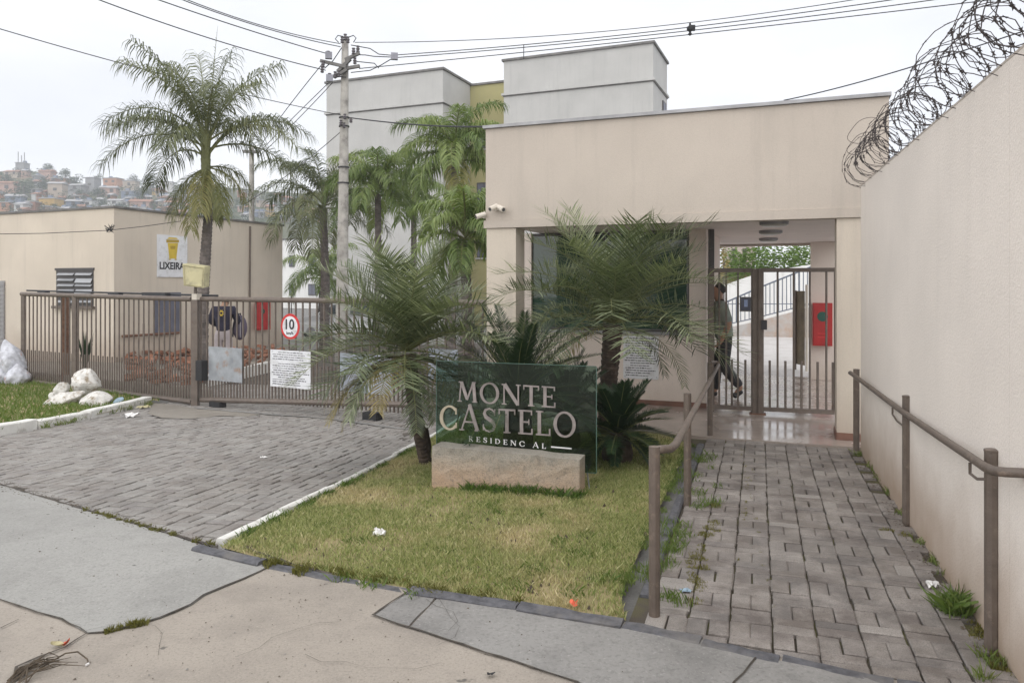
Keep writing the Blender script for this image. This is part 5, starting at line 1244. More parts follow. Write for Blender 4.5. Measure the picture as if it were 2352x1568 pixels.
A = plane_pt(1266, 1027, LO, SD); B = plane_pt(1313, 1031, LO, SD)
MB().obox(A, B-A, (0, 0, 0.010), SN*0.005).build('underline_bar', M['letters3'], sb)
bpy.data.objects.remove(dw)
g = G(975, 1058)
tag(MB().tube([g + Vector((0, 0, -0.05)), g + Vector((0.01, 0, 0.15)), g + Vector((-0.01, 0.02, 0.32))], [0.055, 0.06, 0.045], 10).build('palm_stump', M['trunk2'], loc=g), 'short brown palm stump against the left end of the plinth', 'stump')

# ------------------------------------------------------------------ people
def skin_mesh(name, pts, edges, root_key, mat, parent, place, sub=2, **props):
    """one continuous body grown over a skeleton of joints; place maps body space to the world"""
    keys = list(pts); me = bpy.data.meshes.new(name)
    me.from_pydata([pts[k][:3] for k in keys], [(keys.index(a), keys.index(b)) for a, b in edges], [])
    o = bpy.data.objects.new(name, me); C.objects.link(o)
    o.modifiers.new('s', 'SKIN'); s2 = o.modifiers.new('u', 'SUBSURF'); s2.levels = s2.render_levels = sub
    for i, k in enumerate(keys):
        r = pts[k][3]; sv = me.skin_vertices[0].data[i]; sv.radius = r if isinstance(r, tuple) else (r, r); sv.use_root = (k == root_key)
    dg = bpy.context.evaluated_depsgraph_get(); m2 = bpy.data.meshes.new_from_object(o.evaluated_get(dg)); bpy.data.objects.remove(o)
    off = rootloc(parent)
    for v in m2.vertices: v.co = place @ v.co - off
    m2.materials.clear(); m2.materials.append(mat); m2.polygons.foreach_set('use_smooth', [True]*len(m2.polygons)); m2.name = name
    o = bpy.data.objects.new(name, m2); C.objects.link(o); o.parent = parent
    for k, v in props.items(): o[k] = v
    return o
def person(label, at, yaw, joints, top, top_mat, leg_mat, hair_pts, sleeves='long'):
    """joints: body-space skeleton, x to the right, y the way the person faces"""
    root = thing('person', label, 'person', at); place = Matrix.Translation(at) @ Matrix.Rotation(yaw, 4, 'Z')
    J = dict(joints)
    for k in ('pelvis', 'waist', 'hipL', 'hipR'): J[k] = (*J[k][:3], J[k][3]*0.72)
    E = [('pelvis', 'waist'), ('waist', 'chest'), ('chest', 'neck0'), ('neck0', 'neck1'), ('neck1', 'jaw'), ('jaw', 'skull'), ('skull', 'crown'), ('jaw', 'nose')]
    for s in 'LR':
        E += [('chest', 'sh'+s), ('sh'+s, 'el'+s), ('el'+s, 'wr'+s), ('wr'+s, 'pa'+s), ('pelvis', 'hip'+s), ('hip'+s, 'kn'+s), ('kn'+s, 'an'+s), ('an'+s, 'toe'+s)]
        pa = Vector(J['pa'+s][:3]); wr = Vector(J['wr'+s][:3]); d = (pa-wr).normalized(); a, b = frame(d, Vector((0, 1, 0)))
        for f, (u, ln) in enumerate(((-0.026, 0.060), (-0.009, 0.072), (0.009, 0.067), (0.026, 0.052))):
            m_ = pa + a*u + d*ln*0.6; t_ = m_ + d*ln*0.35 + b*ln*0.4
            J['f%s%d' % (s, f)] = (*m_, 0.0085); J['t%s%d' % (s, f)] = (*t_, 0.007); E += [('pa'+s, 'f%s%d' % (s, f)), ('f%s%d' % (s, f), 't%s%d' % (s, f))]
        th = wr.lerp(pa, 0.55) + a*(-0.048) + b*0.018; J['th'+s] = (*th, 0.009); E.append(('pa'+s, 'th'+s))
    skin_mesh('body', J, E, 'pelvis', M['skin'], root, place)
    def grow(k, g): x = joints[k]; return (x[0], x[1], x[2], (x[3][0]+g, x[3][1]+g) if isinstance(x[3], tuple) else x[3]+g)
    t = {k: grow(k, 0.022) for k in ('waist', 'chest', 'neck0', 'shL', 'shR', 'elL', 'elR')}
    t['hem'] = (joints['pelvis'][0], joints['pelvis'][1], joints['pelvis'][2]-0.045, 0.150)
    e = [('hem', 'waist'), ('waist', 'chest'), ('chest', 'neck0'), ('chest', 'shL'), ('chest', 'shR'), ('shL', 'elL'), ('shR', 'elR')]
    if sleeves == 'long':
        for s in 'LR': t['wr'+s] = grow('wr'+s, 0.014); e.append(('el'+s, 'wr'+s))
    skin_mesh(top, t, e, 'waist', top_mat, root, place)
    l = {k: grow(k, 0.022) for k in ('pelvis', 'hipL', 'hipR', 'knL', 'knR', 'anL', 'anR')}
    pv = l['pelvis']; l['pelvis'] = (pv[0], pv[1], pv[2]-0.02, 0.115); l['belt'] = (pv[0], pv[1]+0.005, pv[2]+0.09, 0.128)
    for s in 'LR': q = l['hip'+s]; l['hip'+s] = (q[0]*1.0, q[1], q[2]-0.10, 0.098)
    skin_mesh('trousers', l, [('belt', 'pelvis'), ('pelvis', 'hipL'), ('pelvis', 'hipR'), ('hipL', 'knL'), ('hipR', 'knR'), ('knL', 'anL'), ('knR', 'anR')], 'belt', leg_mat, root, place)
    for s in 'LR':
        a_, t_ = joints['an'+s], joints['toe'+s]; a_, t_ = Vector(a_[:3]), Vector(t_[:3]); d = (t_-a_).normalized(); heel = a_ - Vector((d.x, d.y, 0))*0.04
        dz = min(0.03, max(0, t_.z-0.02))
        q = {'h': (heel.x, heel.y, a_.z-0.045, 0.042), 'm': (*(a_.lerp(t_, 0.6) - Vector((0, 0, 0.012))), 0.045), 't': (*(t_ + d*0.03), 0.034)}
        skin_mesh('shoe', q, [('h', 'm'), ('m', 't')], 'm', M['shoe'], root, place)
    hk = list(hair_pts); skin_mesh('hair', hair_pts, list(zip(hk[:-1], hk[1:])), hk[0], M['hair'], root, place)
    return root, place
# guard behind the sliding gate, seen from behind, head bent over what he carries
gz = -0.23; gy = 15.6; gx_ = (513-CX)/FPX*gy
J1 = dict(pelvis=(0, 0, 0.95, 0.125), waist=(0, 0.0, 1.10, 0.125), chest=(0, 0.03, 1.29, 0.15), neck0=(0, 0.06, 1.42, 0.075), neck1=(0, 0.10, 1.48, 0.055), jaw=(0, 0.18, 1.48, 0.075), skull=(0, 0.20, 1.53, 0.088), crown=(0, 0.20, 1.58, 0.06), nose=(0, 0.28, 1.47, 0.018),
          shL=(-0.19, 0.03, 1.37, 0.072), shR=(0.19, 0.03, 1.37, 0.072), elL=(-0.28, 0.08, 1.11, 0.052), elR=(0.28, 0.08, 1.11, 0.052), wrL=(-0.17, 0.27, 1.02, 0.036), wrR=(0.24, 0.30, 1.06, 0.036), paL=(-0.12, 0.33, 1.0, 0.036), paR=(0.24, 0.38, 1.06, 0.036),
          hipL=(-0.095, 0, 0.88, 0.098), hipR=(0.095, 0, 0.88, 0.098), knL=(-0.11, 0.03, 0.48, 0.066), knR=(0.11, 0.0, 0.48, 0.066), anL=(-0.12, 0, 0.09, 0.045), anR=(0.12, -0.02, 0.09, 0.045), toeL=(-0.13, 0.15, 0.035, 0.035), toeR=(0.13, 0.13, 0.035, 0.035))
g_root, g_place = person('person in navy jacket and pale trousers seen from behind the gate', Vector((gx_, gy, gz)), R(8), J1, 'jacket', M['navy'], M['khaki'],
                {'a': (0, 0.12, 1.50, 0.07), 'b': (0, 0.15, 1.56, 0.088), 'c': (0, 0.23, 1.60, 0.07)})
mb = MB(); em = [g_place @ Vector((0.0 + 0.055*math.cos(a)*(1 if i % 2 else 0.55), -0.158 - 0.012, 1.30 + 0.075*math.sin(a)*(1 if i % 2 else 0.7))) for i, a in enumerate([2*math.pi*i/16 for i in range(16)])]
mb.prism(em, g_place.to_3x3() @ Vector((0, -0.006, 0))); mb.build('back_emblem', M['emblem'], g_root)
MB().lathe(g_place @ Vector((0, -0.176, 1.30)), [(0.026, 0), (0.026, 0.004)], 10, axis=g_place.to_3x3() @ Vector((0, -1, 0))).build('emblem_centre', M['navy'], g_root)
# round dark bag at his right hand
bc = P(551, 752, 15.85)
bgq = thing('backpack', 'dark round backpack with grey reflective strips held beside the guard', 'bag', bc - Vector((0, 0, 0.28)))
mb = MB(); vs = []; nu, nv_ = 16, 10
for j in range(nv_+1):
    for i in range(nu):
        a = 2*math.pi*i/nu; b = math.pi*j/nv_; vs.append(bc + Vector((0.155*math.sin(b)*math.cos(a), 0.11*math.sin(b)*math.sin(a), 0.27*math.cos(b))))
mb.add(vs, [(j*nu+i, j*nu+(i+1) % nu, (j+1)*nu+(i+1) % nu, (j+1)*nu+i) for j in range(nv_) for i in range(nu)]); mb.build('shell', M['purple'], bgq, smooth=True)
for x in (-0.02, 0.05, 0.10):
    MB().tube([bc + Vector((x, -0.085 - 0.03*math.cos(t), 0.23*math.sin(t))) for t in [-1.1+0.22*i for i in range(11)]], 0.010, 5).build('reflective_strip', M['baggrey'], bgq)
MB().tube([bc + Vector((-0.15, 0.0, -0.2)), bc + Vector((-0.12, -0.08, 0)), bc + Vector((-0.05, -0.05, 0.27)), bc + Vector((0.0, 0.03, 0.30)), g_place @ Vector((0.25, 0.40, 1.05))], 0.014, 6).build('strap', M['navy'], bgq)
# person walking behind the pedestrian gate
py_ = 10.75
J2 = dict(pelvis=(0, 0, 0.90, 0.12), waist=(0, 0.02, 1.05, 0.12), chest=(0, 0.05, 1.24, 0.145), neck0=(0, 0.06, 1.38, 0.07), neck1=(0, 0.08, 1.43, 0.052), jaw=(0, 0.10, 1.48, 0.072), skull=(0, 0.09, 1.56, 0.088), crown=(0, 0.08, 1.63, 0.06), nose=(0, 0.19, 1.52, 0.018),
          shL=(-0.185, 0.05, 1.33, 0.068), shR=(0.185, 0.05, 1.33, 0.068), elL=(-0.24, -0.04, 1.08, 0.05), elR=(0.24, 0.10, 1.07, 0.05), wrL=(-0.22, 0.06, 0.86, 0.034), wrR=(0.21, 0.30, 0.98, 0.034), paL=(-0.21, 0.11, 0.79, 0.036), paR=(0.20, 0.38, 0.98, 0.036),
          hipL=(-0.09, 0, 0.84, 0.10), hipR=(0.09, 0, 0.84, 0.10), knL=(-0.10, 0.02, 0.46, 0.068), knR=(0.10, 0.10, 0.47, 0.068), anL=(-0.10, -0.22, 0.17, 0.046), anR=(0.10, 0.12, 0.09, 0.046), toeL=(-0.10, -0.13, 0.045, 0.036), toeR=(0.11, 0.27, 0.035, 0.036))
w_root, w_place = person('person in grey green shirt and black trousers walking behind the gate', Vector(((1664-CX)/FPX*py_, py_, 0.018)), R(80), J2, 'shirt', M['shirtgreen'], M['blackcloth'],
                {'a': (0, 0.02, 1.50, 0.06), 'b': (0, 0.05, 1.59, 0.09), 'c': (0, 0.12, 1.655, 0.066)}, 'short')

# ------------------------------------------------------------------ car far behind the gate
cp = P(800, 655, 29); cp.z = -0.42
car = thing('parked_car', 'white hatchback parked far behind the speed limit sign', 'car', cp)
def carp(x, y, z): return cp + Vector((x, y, z))
prof = [(-1.95, 0.28), (-1.98, 0.62), (-1.85, 0.80), (-1.10, 0.93), (-0.45, 1.38), (0.3, 1.47), (1.25, 1.43), (1.82, 1.0), (1.95, 0.85), (1.93, 0.30)]
mb = MB(); vs = []
for yy, k in ((-0.82, 1.0), (0.82, 1.0)):
    for x, z in prof: vs.append(carp(x, yy*(1 if z < 1.0 else 0.82), z))
nn = len(prof); mb.add(vs, [tuple(range(nn)), tuple(range(nn, 2*nn))[::-1]] + [(i, (i+1) % nn, nn+(i+1) % nn, nn+i) for i in range(nn)]); mb.build('body', M['carwhite'], car)
for q in ([(-0.95, 0.97), (-0.42, 1.32), (0.18, 1.39), (0.18, 0.98)], [(0.26, 0.98), (0.26, 1.40), (1.12, 1.36), (1.45, 1.02)]):
    MB().prism([carp(x, -0.825 + 0.35*(z-0.98)*0.9 - 0.012, z) for x, z in q], (0, -0.01, 0)).build('side_window', M['carglass'], car)
MB().prism([carp(-1.08, -0.70, 0.955), carp(-1.08, 0.70, 0.955), carp(-0.50, 0.6, 1.37), carp(-0.50, -0.6, 1.37)], (-0.02, 0, 0.015)).build('windscreen', M['carglass'], car)
for x in (-1.25, 1.25):
    for y in (-0.80, 0.66):
        wh = MB().lathe(carp(x, y, 0.31), [(0.29, -0.01), (0.31, 0.02), (0.31, 0.12), (0.29, 0.15)], 18, axis=Vector((0, 1, 0))).build('wheel', M['tyre'], car)
        MB().lathe(carp(x, y - (0.012 if y < 0 else -0.15), 0.31), [(0.19, 0), (0.17, -0.012)], 14, axis=Vector((0, 1, 0))).build('rim', M['rim'], wh)
MB().cbox(carp(-1.93, -0.55, 0.64), 0.10, 0.32, 0.14).build('headlight', M['carglass'], car); MB().cbox(carp(-1.93, 0.55, 0.64), 0.10, 0.32, 0.14).build('headlight', M['carglass'], car)
MB().cbox(carp(-0.75, -0.93, 0.98), 0.12, 0.16, 0.12).build('mirror', M['carwhite'], car)

# ------------------------------------------------------------------ rocks, sacks and litter
def rock(label, px, py, d, sx, sy, sz, rot, seed, mat='stone', name='white_rock', cat='rock', group='whitewashed rocks on the verge'):
    rr = random.Random(seed); bm = bmesh.new(); bmesh.ops.create_icosphere(bm, subdivisions=3, radius=1)
    cuts = [(Vector((rr.uniform(-1, 1), rr.uniform(-1, 1), rr.uniform(-0.6, 1))).normalized(), rr.uniform(0.62, 0.9)) for _ in range(9)]
    for v in bm.verts:
        for nn, dd in cuts:
            t = v.co.dot(nn)
            if t > dd: v.co -= nn*(t-dd)*0.92
        v.co *= 1 + rr.uniform(-0.025, 0.025)
    p = P(px, py, d); mt = Matrix.Translation(p) @ Matrix.Rotation(rot[2], 4, 'Z') @ Matrix.Rotation(rot[1], 4, 'Y') @ Matrix.Rotation(rot[0], 4, 'X') @ Matrix.Diagonal((sx, sy, sz, 1))
    me = bpy.data.meshes.new(name); bm.transform(mt); 
    base = Vector((p.x, p.y, h(p.x, p.y)))
    for v in bm.verts: v.co -= base
    bmesh.ops.recalc_face_normals(bm, faces=bm.faces); bm.to_mesh(me); bm.free(); me.materials.append(M[mat])
    o = bpy.data.objects.new(name, me); C.objects.link(o); o.location = base; return tag(o, label, cat, group)
rock('largest upright round white rock at the back of the rock heap', 198, 876, 13.0, 0.25, 0.22, 0.24, (0, 0.1, 0.3), 3)
rock('long white rock leaning diagonally at the front of the heap', 146, 917, 12.5, 0.36, 0.16, 0.13, (0.2, -0.42, 0.2), 5)
rock('broad low white rock nearest the white kerb', 220, 923, 12.4, 0.31, 0.22, 0.19, (0.1, 0.05, -0.2), 8)
rock('small pointed white rock between the upright and the long one', 141, 894, 13.1, 0.13, 0.12, 0.16, (0, 0.3, 0.8), 11)
rock('little mossy white rock peeping out left of the heap', 121, 909, 13.0, 0.07, 0.06, 0.07, (0, 0.2, 0.3), 15)
rock('small brownish rock wedged between the two front rocks', 178, 918, 12.7, 0.09, 0.08, 0.10, (0.2, 0.1, 0.5), 17)
rock('crushed blue grey plastic container beside the white rocks', 272, 921, 12.45, 0.10, 0.05, 0.055, (0.3, -0.5, 0.3), 21, 'blueplastic', 'plastic_container', 'container', 'rubbish on the verge')
sk = thing('plastic_sacks', 'heap of white plastic sacks against the far left fence end', 'sacks', P(20, 880, 15.3))
for i, (px, py, sx, sz, sd, rot) in enumerate(((14, 855, 0.36, 0.30, 31, 0.2), (30, 832, 0.22, 0.34, 35, -0.35), (-12, 868, 0.34, 0.24, 39, 0.1), (40, 868, 0.20, 0.20, 41, 0.0))):
    rr = random.Random(sd); bm = bmesh.new(); bmesh.ops.create_icosphere(bm, subdivisions=4, radius=1); ph_ = [rr.uniform(0, 6) for _ in range(6)]
    for v in bm.verts:
        c = v.co; f = 1 + 0.13*math.sin(5*c.x+ph_[0])*math.sin(4*c.z+ph_[1]) + 0.09*abs(math.sin(7*c.x+ph_[2]+3*c.z)) + 0.08*abs(math.sin(13*c.x+5*c.z+ph_[3])) - 0.06*abs(math.sin(19*c.x-4*c.z+ph_[4]))
        if c.z > 0.3: f *= 1 - 0.62*(c.z-0.3)
        v.co = Vector((c.x*f, c.y*f, c.z*(1.2 if c.z > 0 else 1.0)*(1 + 0.25*max(0, c.z)**3)))
    p = P(px, py, 15.6 - 0.1*i); bm.transform(Matrix.Translation(p - rootloc(sk)) @ Matrix.Rotation(rot, 4, 'Y') @ Matrix.Diagonal((sx, 0.25, sz, 1)))
    me = bpy.data.meshes.new('sack'); bm.to_mesh(me); bm.free(); me.materials.append(M['bagwhite']); me.polygons.foreach_set('use_smooth', [True]*len(me.polygons))
    o = bpy.data.objects.new('sack', me); C.objects.link(o); o.parent = sk
def scrap(name, label, px, py, size, mat, seed, cat='litter', group=None, zs=0.6, n=5):
    """a crumpled scrap lying on the ground"""
    rr = random.Random(seed); g = G(px, py); mb = MB(); vs = []
    for j in range(n+1):
        for i in range(n+1):
            vs.append(g + Vector(((i/n-0.5)*size*rr.uniform(0.7, 1.3), (j/n-0.5)*size*rr.uniform(0.7, 1.3), 0.008 + size*zs*rr.random()**1.5)))
    mb.add(vs, [(j*(n+1)+i, j*(n+1)+i+1, (j+1)*(n+1)+i+1, (j+1)*(n+1)+i) for j in range(n) for i in range(n)])
    return tag(mb.build(name, M[mat], loc=g), label, cat, group)
scrap('paper_scrap', 'crumpled white paper lying on the lawn before the plinth', 873, 1230, 0.075, 'rubbish', 1)
scrap('foil_wrapper', 'crumpled silver white wrapper on the pavers near the right wall', 2140, 1348, 0.055, 'rubbish', 2)
scrap('fallen_petal', 'red petal on the lawn edge near the granite kerb', 1318, 1393, 0.04, 'redleaf', 3, 'petal', None, 0.9, 3)
scrap('paper_scrap', 'small pale scrap in the middle of the paved driveway', 606, 1052, 0.06, 'rubbish', 4, zs=0.3)
scrap('litter_heap', 'white litter lying along the left white kerb', 296, 958, 0.20, 'rubbish', 5, zs=0.35)
scrap('litter_heap', 'yellowish card scrap at the end of the white kerb', 330, 938, 0.16, 'lamp', 6, zs=0.3)
scrap('paper_scrap', 'bluish wrapper among weeds left of the footpath pavers', 1575, 1360, 0.05, 'blueplastic', 9, zs=0.3)
scrap('pebble', 'single dark pebble lying on the front pavement', 1128, 1553, 0.028, 'plug', 10, 'pebble', None, 0.5, 3)
lg = G(143, 1486)
fl_ = thing('dry_leaf', 'curled red and yellow fallen leaf on the front pavement', 'leaf', lg)
for k, (dx, rot, mt) in enumerate(((-0.022, 0.25, 'lamp'), (0.016, -0.45, 'redleaf'))):
    mb = MB(); vs = []
    for i in range(7):
        t = i/6; ww = 0.020*math.sin(math.pi*min(0.98, max(0.05, t))); zz = 0.004 + 0.035*(t*t if k else (1-t)**2*0.4)
        for s_ in (-1, 0, 1): vs.append(lg + Vector((dx + (t-0.5)*0.055*math.cos(rot), s_*ww + (t-0.5)*0.05*math.sin(rot), zz + 0.012*abs(s_))))
    mb.add(vs, [(3*i+j, 3*i+j+1, 3*i+j+4, 3*i+j+3) for i in range(6) for j in range(2)]); mb.build('lobe', M[mt], fl_)
tw_ = thing('dry_twigs', 'bundle of dry twigs and straw at the pavement corner', 'twigs', G(110, 1540)); rr = random.Random(12)
for k in range(20):
    a = G(30 + rr.uniform(-22, 30), 1560 + rr.uniform(-14, 14)); b = G(150 + rr.uniform(-60, 50), 1518 + rr.uniform(-10, 22)); mid = a.lerp(b, 0.5) + Vector((rr.uniform(-0.04, 0.04), rr.uniform(-0.03, 0.05), rr.uniform(0.01, 0.045)))
    MB().tube([a + Vector((0, 0, 0.006)), a.lerp(mid, 0.6) + Vector((0, 0, 0.012)), mid, b + Vector((0, 0, 0.008))], [0.0035, 0.003, 0.0025, 0.0012], 4).build('twig', M['twig'], tw_)
MB().tube([G(90, 1540) + Vector((0, 0, .01)), G(150, 1515) + Vector((0, 0, .03)), G(178, 1511) + Vector((0, 0, .03)), G(200, 1520) + Vector((0, 0, .015)), G(203, 1526) + Vector((0, 0, .006))], 0.0035, 5).build('twig', M['twig'], tw_)
MB().tube([G(204, 1527) + Vector((0, 0, .008)), G(197, 1531) + Vector((0, 0, .008))], 0.005, 5).build('pale_tip', M['rubbish'], tw_)

# ------------------------------------------------------------------ weeds and moss
def tufts(name, label, spots, mat, hmin, hmax, wd, per, rad, seed, lean=1.0, cat='weeds'):
    rr = random.Random(seed); polys = []; tot = 0
    for g, s in spots:
        polys.append([(g.x + rad*s*math.cos(a)*rr.uniform(0.6, 1.3), g.y + rad*s*math.sin(a)*rr.uniform(0.6, 1.3)) for a in [2*math.pi*i/8 for i in range(8)]])
    return blades(name, polys, per*len(spots), hmin, hmax, wd, mat, 0.0, seed, label, cat, lean)
def along(a, b, n, j, rr, s0=0.6, s1=1.3): return [(a.lerp(b, rr.random()) + Vector((rr.uniform(-j, j), rr.uniform(-j, j), 0)), rr.uniform(s0, s1)) for _ in range(n)]
rr = random.Random(21)
sp_ = along(G(1600, 1040), G(1585, 1180), 15, 0.09, rr) + along(G(1560, 1210), G(1540, 1300), 11, 0.09, rr) + along(G(1640, 1045), G(1630, 1200), 5, 0.07, rr) + along(G(1530, 1385), G(1545, 1375), 4, 0.04, rr) + along(G(1500, 1330), G(1570, 1220), 6, 0.08, rr)
tufts('weeds', 'green weeds growing between lawn edging and footpath pavers', sp_, M['weed'], 0.02, 0.06, 0.005, 42, 0.075, 31)
tufts('moss', 'ochre moss in the paver joints along the left of the footpath', along(G(1640, 1150), G(1575, 1430), 26, 0.05, rr) + along(G(2240, 1430), G(2300, 1540), 12, 0.07, rr) + along(G(2030, 1220), G(2090, 1230), 5, 0.05, rr) + along(G(1790, 1470), G(1700, 1020), 18, 0.012, rr, 0.2, 0.4) + along(G(1690, 1300), G(1730, 1060), 18, 0.012, rr, 0.2, 0.4), M['moss'], 0.006, 0.02, 0.005, 45, 0.045, 32)
gw = G(2188, 1402)
tufts('weed_tuft', 'bright green grass tuft growing at the foot of the wall', [(gw + Vector((rr.uniform(-0.05, 0.05), rr.uniform(-0.05, 0.05), 0)), rr.uniform(0.5, 0.9)) for _ in range(9)], M['weed'], 0.05, 0.12, 0.006, 34, 0.07, 33, 1.5)
tufts('weed_tuft', 'tall thin grass stalks against the wall behind the tuft', [(G(2232, 1372), 0.5)], M['weed'], 0.10, 0.2, 0.003, 10, 0.05, 38, 0.8)
tufts('weeds', 'small weeds along the foot of the boundary wall', along(wallpt(0.3), wallpt(3.9), 16, 0.03, rr, 0.4, 0.9) + [(G(2160, 1290), 0.9), (G(2280, 1520), 1.1), (G(2265, 1560), 0.9), (G(1975, 1045), 1.0)], M['weed'], 0.02, 0.06, 0.005, 34, 0.06, 34)
tufts('weeds', 'grass fringe creeping over the granite kerb', along(KF[1], KF[4], 30, 0.03, rr, 0.3, 0.8) + along(G(600, 1292), G(700, 1318), 8, 0.02, rr, 0.5, 0.8) + along(G(940, 1350), G(1000, 1362), 8, 0.03, rr, 0.4, 0.8), M['moss'], 0.015, 0.04, 0.005, 50, 0.06, 35)
tufts('weeds', 'weeds along the seam between pavement and driveway', along(G(180, 1168), G(480, 1252), 26, 0.015, rr, 0.3, 0.6) + along(G(240, 1452), G(330, 1432), 14, 0.012, rr, 0.3, 0.6), M['moss'], 0.01, 0.03, 0.005, 46, 0.05, 36)
tufts('weeds', 'weeds growing at the foot of the left white kerb', along(KL[2] + Vector((0.03, -0.1, 0)), KL[4], 34, 0.06, rr, 0.5, 1.1), M['weed'], 0.03, 0.09, 0.009, 40, 0.09, 37)
tufts('grass_fringe', 'longer grass at the foot of the sign plinth', along(S0 + SN*0.03, S1 + SN*0.03, 26, 0.03, rr, 0.6, 1.0), M['greengrass'], 0.03, 0.085, 0.005, 60, 0.06, 39)
tufts('grass_fringe', 'grass fringe leaning over the low white kerb of the lawn', along(K1 + Vector((0.1, 0.03, 0)), K2 + Vector((0.1, 0, 0)), 60, 0.03, rr, 0.4, 0.9), M['greengrass'], 0.02, 0.055, 0.005, 36, 0.06, 44)
tufts('grass_fringe', 'grass fringe leaning over the dark granite edging strip', along(LC[0] + Vector((-0.08, 0, 0)), LC[1] + Vector((-0.08, 0, 0)), 55, 0.025, rr, 0.4, 0.9), M['weed'], 0.015, 0.045, 0.005, 34, 0.06, 46)
tufts('weed_tuft', 'scattered darker weed clumps in the lawn', [(G(rr.uniform(700, 1440), rr.uniform(1130, 1380)), rr.uniform(0.5, 1.3)) for _ in range(26)], M['greengrass'], 0.015, 0.045, 0.006, 40, 0.07, 45, 1.4)
def spiky(label, px, d, hgt, n, seed, mat='cycad'):
    p = P(px, 700, d); p.z = -0.25; rr = random.Random(seed); root = thing('spiky_plant', label, 'plant', p)
    for i in range(n):
        a = rr.uniform(0, 6.28); sp2 = rr.uniform(0.05, 0.3); k = hgt*rr.uniform(0.6, 1.0); q = p + Vector((math.cos(a)*sp2*k, math.sin(a)*sp2*k, k)); m_ = p.lerp(q, 0.55) + Vector((0, 0, 0.06*k)); s_ = Vector((-math.sin(a), math.cos(a), 0))*0.022
        MB().add([p - s_*0.6, p + s_*0.6, m_ - s_, m_ + s_, q], [(0, 1, 3, 2), (2, 3, 4)]) if False else None
        mb = MB(); mb.add([p - s_*0.6, p + s_*0.6, m_ - s_, m_ + s_, q], [(0, 1, 3, 2), (2, 3, 4)]); mb.build('leaf', M[mat], root)
spiky('stiff upright dark leaves growing behind the fence by the annex corner', 196, 16.2, 0.95, 22, 3, 'cycad')

def grit(name, label, poly, n, smin, smax, mat, seed, flat=0.5, cat='grit'):
    rr = random.Random(seed); mb = MB(); xs_ = [p[0] for p in poly]; ys_ = [p[1] for p in poly]; k = 0
    while k < n:
        x, y = rr.uniform(min(xs_), max(xs_)), rr.uniform(min(ys_), max(ys_))
        if not inside((x, y), poly): continue
        s_ = rr.uniform(smin, smax)*(1 if rr.random() < 0.9 else 1.8); a = rr.uniform(0, 6.28); z = h(x, y) + 0.004
        v = [(x + s_*math.cos(a+t)*rr.uniform(0.6, 1), y + s_*math.sin(a+t)*rr.uniform(0.6, 1), z) for t in (0, 2.1, 4.2)] + [(x, y, z + s_*flat*rr.uniform(0.6, 1.2))]
        mb.add(v, [(0, 1, 3), (1, 2, 3), (2, 0, 3)]); k += 1
    return tag(mb.build(name, M[mat], kind='stuff'), label, cat)
grit('grit', 'scattered grit and crumbs on the front pavement', [(-3.6, 2.2), (2.2, 2.2), (1.4, 3.1), (-2.0, 4.6), (-4.2, 5.9)], 700, 0.003, 0.007, 'twig', 51)
grit('pale_grit', 'pale stone crumbs on the front pavement', [(-3.6, 2.2), (2.2, 2.2), (1.4, 3.1), (-2.0, 4.6), (-4.2, 5.9)], 350, 0.003, 0.006, 'strip', 52)
grit('leaf_litter', 'brown leaf crumbs scattered over the lawn', lp, 420, 0.008, 0.018, 'twig', 53, 1.2, 'leaf litter')
grit('grit', 'grit gathered along the seam of the driveway', [(p.x, p.y) for p in (G(0, 1100), G(180, 1155), G(480, 1240), G(490, 1262), G(180, 1180), G(0, 1128))], 500, 0.004, 0.010, 'twig', 54)
grit('grit', 'dirt crumbs at the foot of the boundary wall', [(p.x, p.y) for p in (wallpt(0.2) - WN*0.10, wallpt(4.2) - WN*0.10, wallpt(4.2) - WN*0.005, wallpt(0.2) - WN*0.005)], 500, 0.004, 0.010, 'twig', 55)

# ------------------------------------------------------------------ leafy masses
def leaf_cloud(mb, c, rx, ry, rz, n, size, rr, hollow=0.35):
    for _ in range(n):
        while True:
            u = Vector((rr.uniform(-1, 1), rr.uniform(-1, 1), rr.uniform(-1, 1)))
            if hollow < u.length <= 1: break
        p = Vector(c) + Vector((u.x*rx, u.y*ry, u.z*rz)); a = Vector((rr.uniform(-1, 1), rr.uniform(-1, 1), rr.uniform(-1, 1))).normalized(); b, d = frame(a); s_ = size*rr.uniform(0.6, 1.4)
        mb.add([p - b*s_ , p + d*s_*0.5, p + b*s_, p - d*s_*0.5], [(0, 1, 2, 3)])
rr = random.Random(41); mb = MB(); hc_ = P(1780, 605, 29)
for k in range(16): leaf_cloud(mb, P(1672 + k*13, 600 + rr.uniform(-12, 22), 29) + Vector((0, rr.uniform(-0.5, 0.5), 0)), 0.42, 0.6, 0.62, 260, 0.06, rr)
hg = thing('hedge', 'bright green leafy hedge on the bank behind the ramp wall', 'hedge', Vector((hc_.x, hc_.y, 0)))
mb.build('foliage', M['hedge'], hg, kind='stuff')
mb = MB(); a, b = P(1665, 640, 29.4), P(1870, 625, 29.4); a.z = b.z = 0; mb.obox(a, b-a, (0, 0.8, 0), (0, 0, 2.2)); mb.build('bank', M['soil'], hg)
mb = MB(); leaf_cloud(mb, P(1662, 600, 20), 0.14, 0.14, 0.5, 120, 0.05, rr); 
ys = thing('yellow_shrub', 'yellow leaved shrub at the left edge of the passage view', 'shrub', Vector((P(1662, 600, 20).x, 20, 0)))
mb.build('foliage', M['dateold'], ys, kind='stuff'); q = P(1662, 600, 20); MB().tube([Vector((q.x, q.y, 0)), q], 0.03, 6).build('stem', M['trunk'], ys)

